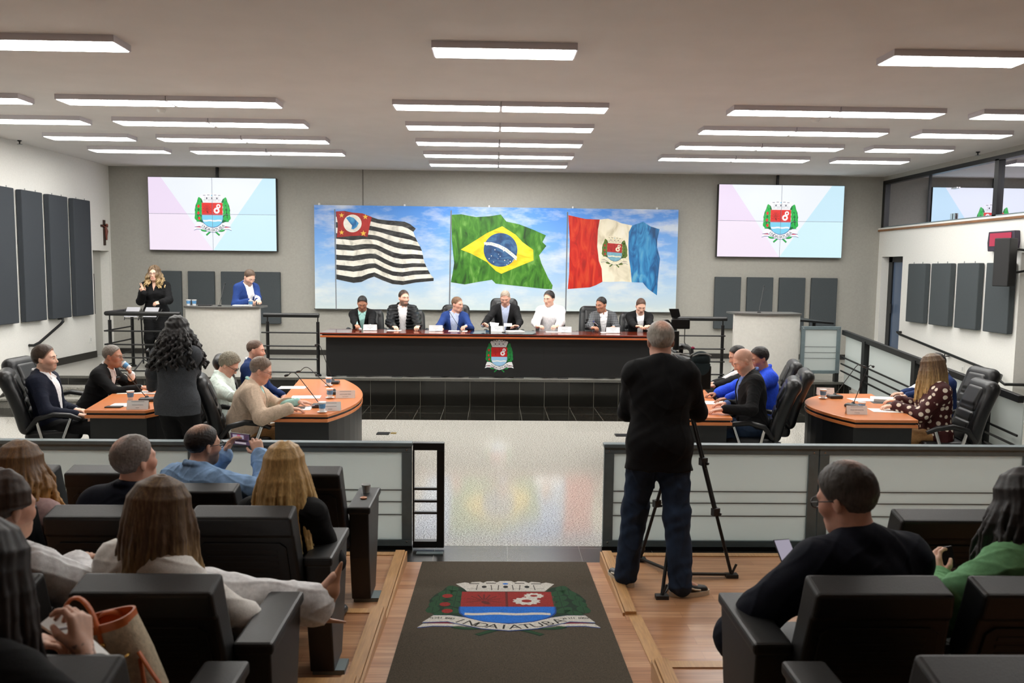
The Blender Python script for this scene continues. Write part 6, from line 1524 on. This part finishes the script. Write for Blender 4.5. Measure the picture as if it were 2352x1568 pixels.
phone(hw(553, 1008, 5.22), r40, (0, -.12, 1), 'phone raised sideways by the man in denim, its screen showing the stage', .16, .078, (96, 70, 96), [(-.4, .05, .2, .4, (190, 180, 200)), (-.15, .1, .02, .42, (220, 60, 110)), (-.42, -.2, .4, -.05, (40, 28, 36)), (-.3, -.42, .3, -.26, (210, 200, 206))])
phone(hw(2178, 1300, 3.22), rot(heading(-14)[1], UP, .1), (-.08, .3, 1), 'dark phone held up by the woman in green', .078, .16)
phone(hw(1808, 1276, 3.3), heading(-12)[1], (0, .6, .6), 'phone seen over the shoulder of the man in navy blazer', .075, .15, (214, 206, 226))
b = MB(); q = hw(1135, 745, 13.0); b.poly([np.array(q)+v for v in ((-.06, -.05, -.02), (.06, -.05, -.035), (.08, .05, .02), (-.07, .05, .035))], m_paper); b.poly([np.array(hw(1166, 746, 13.0))+v for v in ((-.06, -.04, -.02), (.07, -.04, -.02), (.07, .03, .025), (-.06, .03, .025))], m_paper)
o = b.build('paper_sheet', loc=q); so = o.modifiers.new('thick', 'SOLIDIFY'); so.thickness = .002; tag(o, 'white sheets held by the man reading at the stage centre', 'paper')
def pen(a, c, lab, m):
    t = thing('pen', lab, 'pen', a); b = MB(); a, c = np.asarray(a), np.asarray(c); b.tube([a, a+(c-a)*.75], .004, mat('clear pen barrel', (200, 205, 220), .3), 8); b.build('barrel', t, world=True, smooth=50)
    b = MB(); b.tube([a+(c-a)*.75, c], .005, m, 8); b.build('cap', t, world=True, smooth=50)
m_bcap = mat('blue pen cap', (44, 40, 190), .35)
pen(hw(1373, 747, 12.9), hw(1362, 737, 12.84), 'blue pen in the hand of the man in grey checked blazer', m_bcap)
pen(hw(584, 690, 12.72), hw(586, 676, 12.68), 'pen in the hand of the man writing at the left pulpit', m_bcap)
pen(hw(708, 933, 7.75), hw(728, 930, 7.78), 'pen under the fingers of the man in beige blazer', mat('dark pen cap', (40, 44, 80), .4))
pen(hw(122, 1446, 2.12), hw(182, 1438, 2.04), 'blue capped pen in the hand of the woman writing at lower left', m_bcap)
sheet(None, .751, .15, .08, .2, 'dark phone under the hand of the man in beige blazer', th=.012, m=m_dark, nm='mobile_phone', cat='phone', grp='phones on desks', at=az(682, 938, .75))
cup(tuple(hw(299, 846, 8.93)), 'small blue and white water cup held to the mouth of the drinking man', 'water cups on the curved desks')
[o for o in COL.objects if 'held to the mouth' in o.get('label', '')][0].rotation_euler = (0, R(-55), 0)
# notebook of the woman writing
t = thing('notebook', 'small white notebook held by the woman writing at lower left', 'notebook', hw(170, 1470, 2.12))
A_, B_, C_, D_ = hw(92, 1432, 2.2), hw(136, 1396, 2.26), hw(252, 1502, 2.14), hw(236, 1530, 2.05)
nn = nz(np.cross(B_-A_, D_-A_)); nn = nn if nn[2] > 0 else -nn
b = MB(); b.prism([A_, B_, C_, D_], tuple(-nn*.012), m_paper); b.build('pages', t, world=True)
b = MB(); b.prism([p-nn*.0125 for p in (A_, B_, C_, D_)], tuple(-nn*.003), m_dark); b.build('cover', t, world=True)
# ---------------------------------------------------------------- handbag
m_tan = mat('tan leather', (196, 100, 44), .42, noise=(30, .12)); m_woven = mat('beige woven canvas', (196, 180, 154), .85, noise=(70, .22), bump=(200, .5)); m_gold = mat('gold metal', (208, 168, 96), .25, metal=1.); m_lin = mat('dark bag lining', (70, 34, 16), .7)
bc = hw(284, 1500, 2.3); bz0, bz1 = .86, hw(284, 1416, 2.3)[2]
t = thing('handbag', 'beige woven handbag with tan leather rim and handles at lower left', 'handbag', (bc[0], bc[1], bz0))
def bag_ring(z, sx, sy, n=28):
    return [(bc[0]+sx*math.copysign(abs(math.cos(a))**.6, math.cos(a)), bc[1]+sy*math.copysign(abs(math.sin(a))**.8, math.sin(a)), z) for a in np.linspace(0, 2*math.pi, n, endpoint=False)]
def loft(b, rings, m):
    n = len(rings[0]); b.add([p for r_ in rings for p in r_], [(i*n+j, i*n+(j+1) % n, (i+1)*n+(j+1) % n, (i+1)*n+j) for i in range(len(rings)-1) for j in range(n)], m)
H_ = bz1-bz0
b = MB(); loft(b, [bag_ring(bz0, .125, .07), bag_ring(bz0+H_*.5, .11, .066), bag_ring(bz1, .086, .062)], m_woven); b.poly(bag_ring(bz0, .125, .07)[::-1], m_woven); b.build('body', t, world=True, smooth=50)
b = MB(); loft(b, [bag_ring(bz1-.02, .089, .065), bag_ring(bz1+.004, .088, .064), bag_ring(bz1+.004, .081, .057), bag_ring(bz1-.1, .08, .055)], m_tan); b.poly(bag_ring(bz1-.1, .08, .055), m_lin); b.build('rim', t, world=True, smooth=50)
for s, tx in ((-1, -.01), (1, .03)):
    y = bc[1]+s*.066; b = MB(); pts = []
    for a in np.linspace(0, math.pi, 15): pts.append((bc[0]-.03+tx*.6-.048*math.cos(a)*(1.05 if s < 0 else 1), y-s*.015*math.sin(a), bz1-.06+(.155 if s < 0 else .06)*math.sin(a)**.7))
    b.tube(pts, .0115, m_tan, 8, flat=.45); b.build('handle', t, world=True, smooth=60)
    for x in (pts[0][0], pts[-1][0]): b = MB(); b.ball((x, y-s*-.004, bz1-.055), .011, m_gold, 10); b.build('buckle', t, world=True, smooth=60)
b = MB(); b.tube([(bc[0]+.1, bc[1]-.05, bz1-.1), (bc[0]+.125, bc[1]-.06, bz1-.16), (bc[0]+.16, bc[1]-.06, bz1-.26), (bc[0]+.19, bc[1]-.05, bz1-.33)], .009, m_tan, 8, flat=.5); b.tube([(bc[0]+.1, bc[1]-.05, bz1-.12), (bc[0]+.105, bc[1]-.075, bz1-.2), (bc[0]+.12, bc[1]-.07, bz1-.3)], .009, m_tan, 8, flat=.5); b.build('strap', t, world=True, smooth=60)
b = MB(); b.lathe([(.018, 0), (.024, .004), (.018, .008)], (bc[0]+.06, bc[1]-.068, bz1-.1), m_gold, 18, False); b.build('ring', t, world=True)
t.rotation_euler = (0, R(-13), 0)
# ---------------------------------------------------------------- video camera on its tripod
m_cb = mat('black camera plastic', (24, 25, 26), .5, noise=(50, .15)); m_cb2 = mat('dark grey camera rubber', (40, 41, 42), .6)
t = thing('tripod', 'black camera tripod with ground spreader before the cameraman', 'tripod', (1.33, 5.4, P1))
ap = Vector((1.33, 5.42, 1.27)); feet = [az(1680, 1325, P1), az(1470, 1288, P1), az(1520, 1374, P1)]
b = MB(); b.lathe([(.05, -.04), (.065, 0), (.065, .03), (.04, .06)], ap, m_cb, 18); b.build('bowl_head', t, world=True, smooth=40)
for q in feet:
    f_ = Vector(tuple(q)); d = f_-ap; sd_ = d.cross(Vector((0, 0, 1))).normalized()*.016; k0 = ap+d*.04
    b = MB()
    for s in (-1, 1): b.tube([k0+sd_*s, ap+d*.62+sd_*s], .0105, m_cb, 8)
    b.tube([ap+d*.4, f_+Vector((0, 0, .015))], .0115, m_cb, 8); b.build('leg', t, world=True, smooth=50)
    b = MB()
    for u in (.36, .64): b.box(ap+d*u, (.05, .035, .05), m_cb2, rz=.4); b.tube([ap+d*u, ap+d*u+Vector((.035, -.02, -.015))], .008, m_cb2, 6)
    b.build('leg_clamp', t, world=True)
    b = MB(); b.box(f_+Vector((0, 0, .012)), (.08, .05, .024), m_cb2); b.tube([f_+Vector((.0, 0, .02)), f_+Vector((.03, 0, .09))], .008, m_cb2, 6); b.build('foot', t, world=True)
b = MB(); ce = sum((Vector(tuple(q)) for q in feet), Vector())/3+Vector((0, 0, .03))
for q in feet: b.sqtube(ce, Vector(tuple(q))+Vector((0, 0, .02)), .022, .014, m_cb2)
b.build('spreader', t, world=True)
t = thing('video_camera', 'black professional video camera with monitor and light on the tripod', 'video camera', (1.33, 5.45, 1.33))
def cpt(px, py, Y=5.45): return Vector(tuple(ay(px, py, Y)))
c = cpt(1583, 850)
b = MB(); b.box(c, (.13, .34, .19), m_cb); b.box(c+Vector((0, -.0, -.12)), (.09, .2, .06), m_cb2); b.box(c+Vector((-.07, .02, .01)), (.02, .2, .12), m_cb2); b.build('body', t, world=True, bevel=.012)
b = MB(); b.box(c+Vector((.04, -.2, -.02)), (.1, .07, .16), m_cb2); b.build('battery', t, world=True, bevel=.01)
b = MB(); b.tube([c+Vector((0, .17, .02)), c+Vector((0, .34, .02))], .05, m_cb, 18); b.tube([c+Vector((0, .34, .02)), c+Vector((0, .42, .02))], [.05, .065], m_cb, 18); b.build('lens', t, world=True, smooth=40)
b = MB(); b.tube([c+Vector((-.01, -.12, .09)), c+Vector((-.02, -.12, .15)), c+Vector((-.025, -.02, .165)), c+Vector((-.03, .12, .16)), c+Vector((-.03, .14, .09))], .016, m_cb2, 10); b.build('top_handle', t, world=True, smooth=50)
b = MB(); a = cpt(1552, 803); b.tube([a, cpt(1553, 760)], .022, m_cb, 12); b.tube([a+Vector((0, 0, .02)), c+Vector((-.03, .1, .15))], .018, m_cb); b.tube([cpt(1573, 755), cpt(1572, 785), c+Vector((-.02, 0, .15))], .003, m_cb, 6); b.build('monitor_arm', t, world=True, smooth=50)
b = MB(); b.box(cpt(1563, 744), (.125, .03, .066), m_cb); b.build('monitor', t, world=True, bevel=.006)
b = MB(); b.prism([cpt(1537, 709), cpt(1559, 709), cpt(1563, 726), cpt(1553, 732), cpt(1543, 729)], (0, .012, 0), m_cb); b.build('sun_hood_flap', t, world=True)
b = MB(); b.prism([cpt(1515, 737), cpt(1535, 734), cpt(1543, 742), cpt(1540, 750), cpt(1515, 748)], (0, .05, 0), m_cb); b.build('lamp', t, world=True)
b = MB(); p = cpt(1590, 879, 5.24); b.ball(p, .009, mat('red tally light', (255, 40, 30), .3, emit=2.5), 10); b.box(p+Vector((0, .03, 0)), (.03, .06, .03), m_cb); b.build('tally_light', t, world=True)
b = MB(); b.tube([c+Vector((-.09, -.02, .12)), c+Vector((-.09, .34, .13))], .011, m_cb2, 10); b.build('shotgun_microphone', t, world=True, smooth=50)
b = MB(); b.tube([c+Vector((-.085, -.24, .05)), c+Vector((-.085, -.06, .06))], [.034, .024], m_cb2, 12); b.build('viewfinder', t, world=True, smooth=50)
b = MB(); b.tube([c+Vector((.03, -.05, -.13)), cpt(1598, 905, 5.35), cpt(1604, 925, 5.25)], .011, m_cb, 8); b.build('pan_handle', t, world=True, smooth=50)
b = MB(); b.tube([c+Vector((-.08, -.17, .06)), cpt(1545, 812, 5.3), cpt(1562, 812, 5.25), cpt(1583, 818, 5.25), cpt(1600, 808, 5.25)], .006, mat('pale cable', (170, 172, 170), .4), 8); b.build('cable', t, world=True, smooth=50)
b = MB(); b.ball(c+Vector((-.01, -.12, .165)), (.014, .01, .01), mat('pink button', (200, 70, 110), .4), 10); b.build('record_button', t, world=True, smooth=50)
# cap hung on the camera
t = thing('baseball_cap', 'dark teal baseball cap hung on the back of the video camera', 'cap', cpt(1612, 835, 5.2))
m_cap = mat('dark teal cap cloth', (32, 48, 52), .8, noise=(90, .12)); o_ = cpt(1610, 826, 5.22)
s = SDF(); s.ell(tuple(o_), (.062, .05, .058), None, .02); s.ell(tuple(o_+Vector((0, .03, .0))), (.05, .055, .046), None, .004, 's'); V, Q = s.mesh(.005); npmesh('crown', V-np.array(t.location), Q, m_cap, t)
b = MB(); pts = []
for a in np.linspace(0, math.pi, 14): pts.append(o_+Vector((-.055*math.cos(a)-.004, -.047-.012*math.sin(a), -.02-.075*math.sin(a))))
b.prism(pts, (0, .006, 0), m_cap); b.build('brim', t, world=True)
b = MB(); b.tube([o_+Vector((-.06, -.02, .025)), o_+Vector((-.03, -.045, .045)), o_+Vector((.02, -.045, .045)), o_+Vector((.06, -.02, .03))], .004, mat('pale piping', (190, 196, 196), .5), 6); b.build('piping', t, world=True)
# back seam and vent of the cameraman's jacket, lapel pin
# ================================================================ camera, world, view
cam = bpy.data.cameras.new('camera'); co = bpy.data.objects.new('camera', cam); COL.objects.link(co)
cam.sensor_fit = 'HORIZONTAL'; cam.sensor_width = 36.; cam.lens = 36.*FPX/2352.; cam.clip_start = .05; cam.clip_end = 100
Mx = Matrix(((_r[0], _u[0], -_f[0], 0), (_r[1], _u[1], -_f[1], 0), (_r[2], _u[2], -_f[2], HC), (0, 0, 0, 1)))
co.matrix_world = Mx
SC.camera = co
cam.dof.use_dof = True; cam.dof.focus_distance = 11.; cam.dof.aperture_fstop = 4.
w = bpy.data.worlds.new('world'); SC.world = w; w.use_nodes = True
w.node_tree.nodes['Background'].inputs['Color'].default_value = (.5, .5, .52, 1); w.node_tree.nodes['Background'].inputs['Strength'].default_value = .05
vs = SC.view_settings; vs.view_transform = 'Standard'; vs.look = 'None'; vs.gamma = 1.; vs.exposure = 0.0; vs.use_curve_mapping = False
SC.display_settings.display_device = 'sRGB'
SC.cycles.use_denoising = True
try: SC.cycles.denoiser = 'OPENIMAGEDENOISE'
except Exception: pass
SC.cycles.max_bounces = 6; SC.cycles.diffuse_bounces = 4; SC.cycles.glossy_bounces = 3; SC.cycles.transparent_max_bounces = 12
SC.cycles.sample_clamp_indirect = 6; SC.cycles.use_adaptive_sampling = True; SC.cycles.adaptive_threshold = .03
SC.cycles.caustics_reflective = False; SC.cycles.caustics_refractive = False
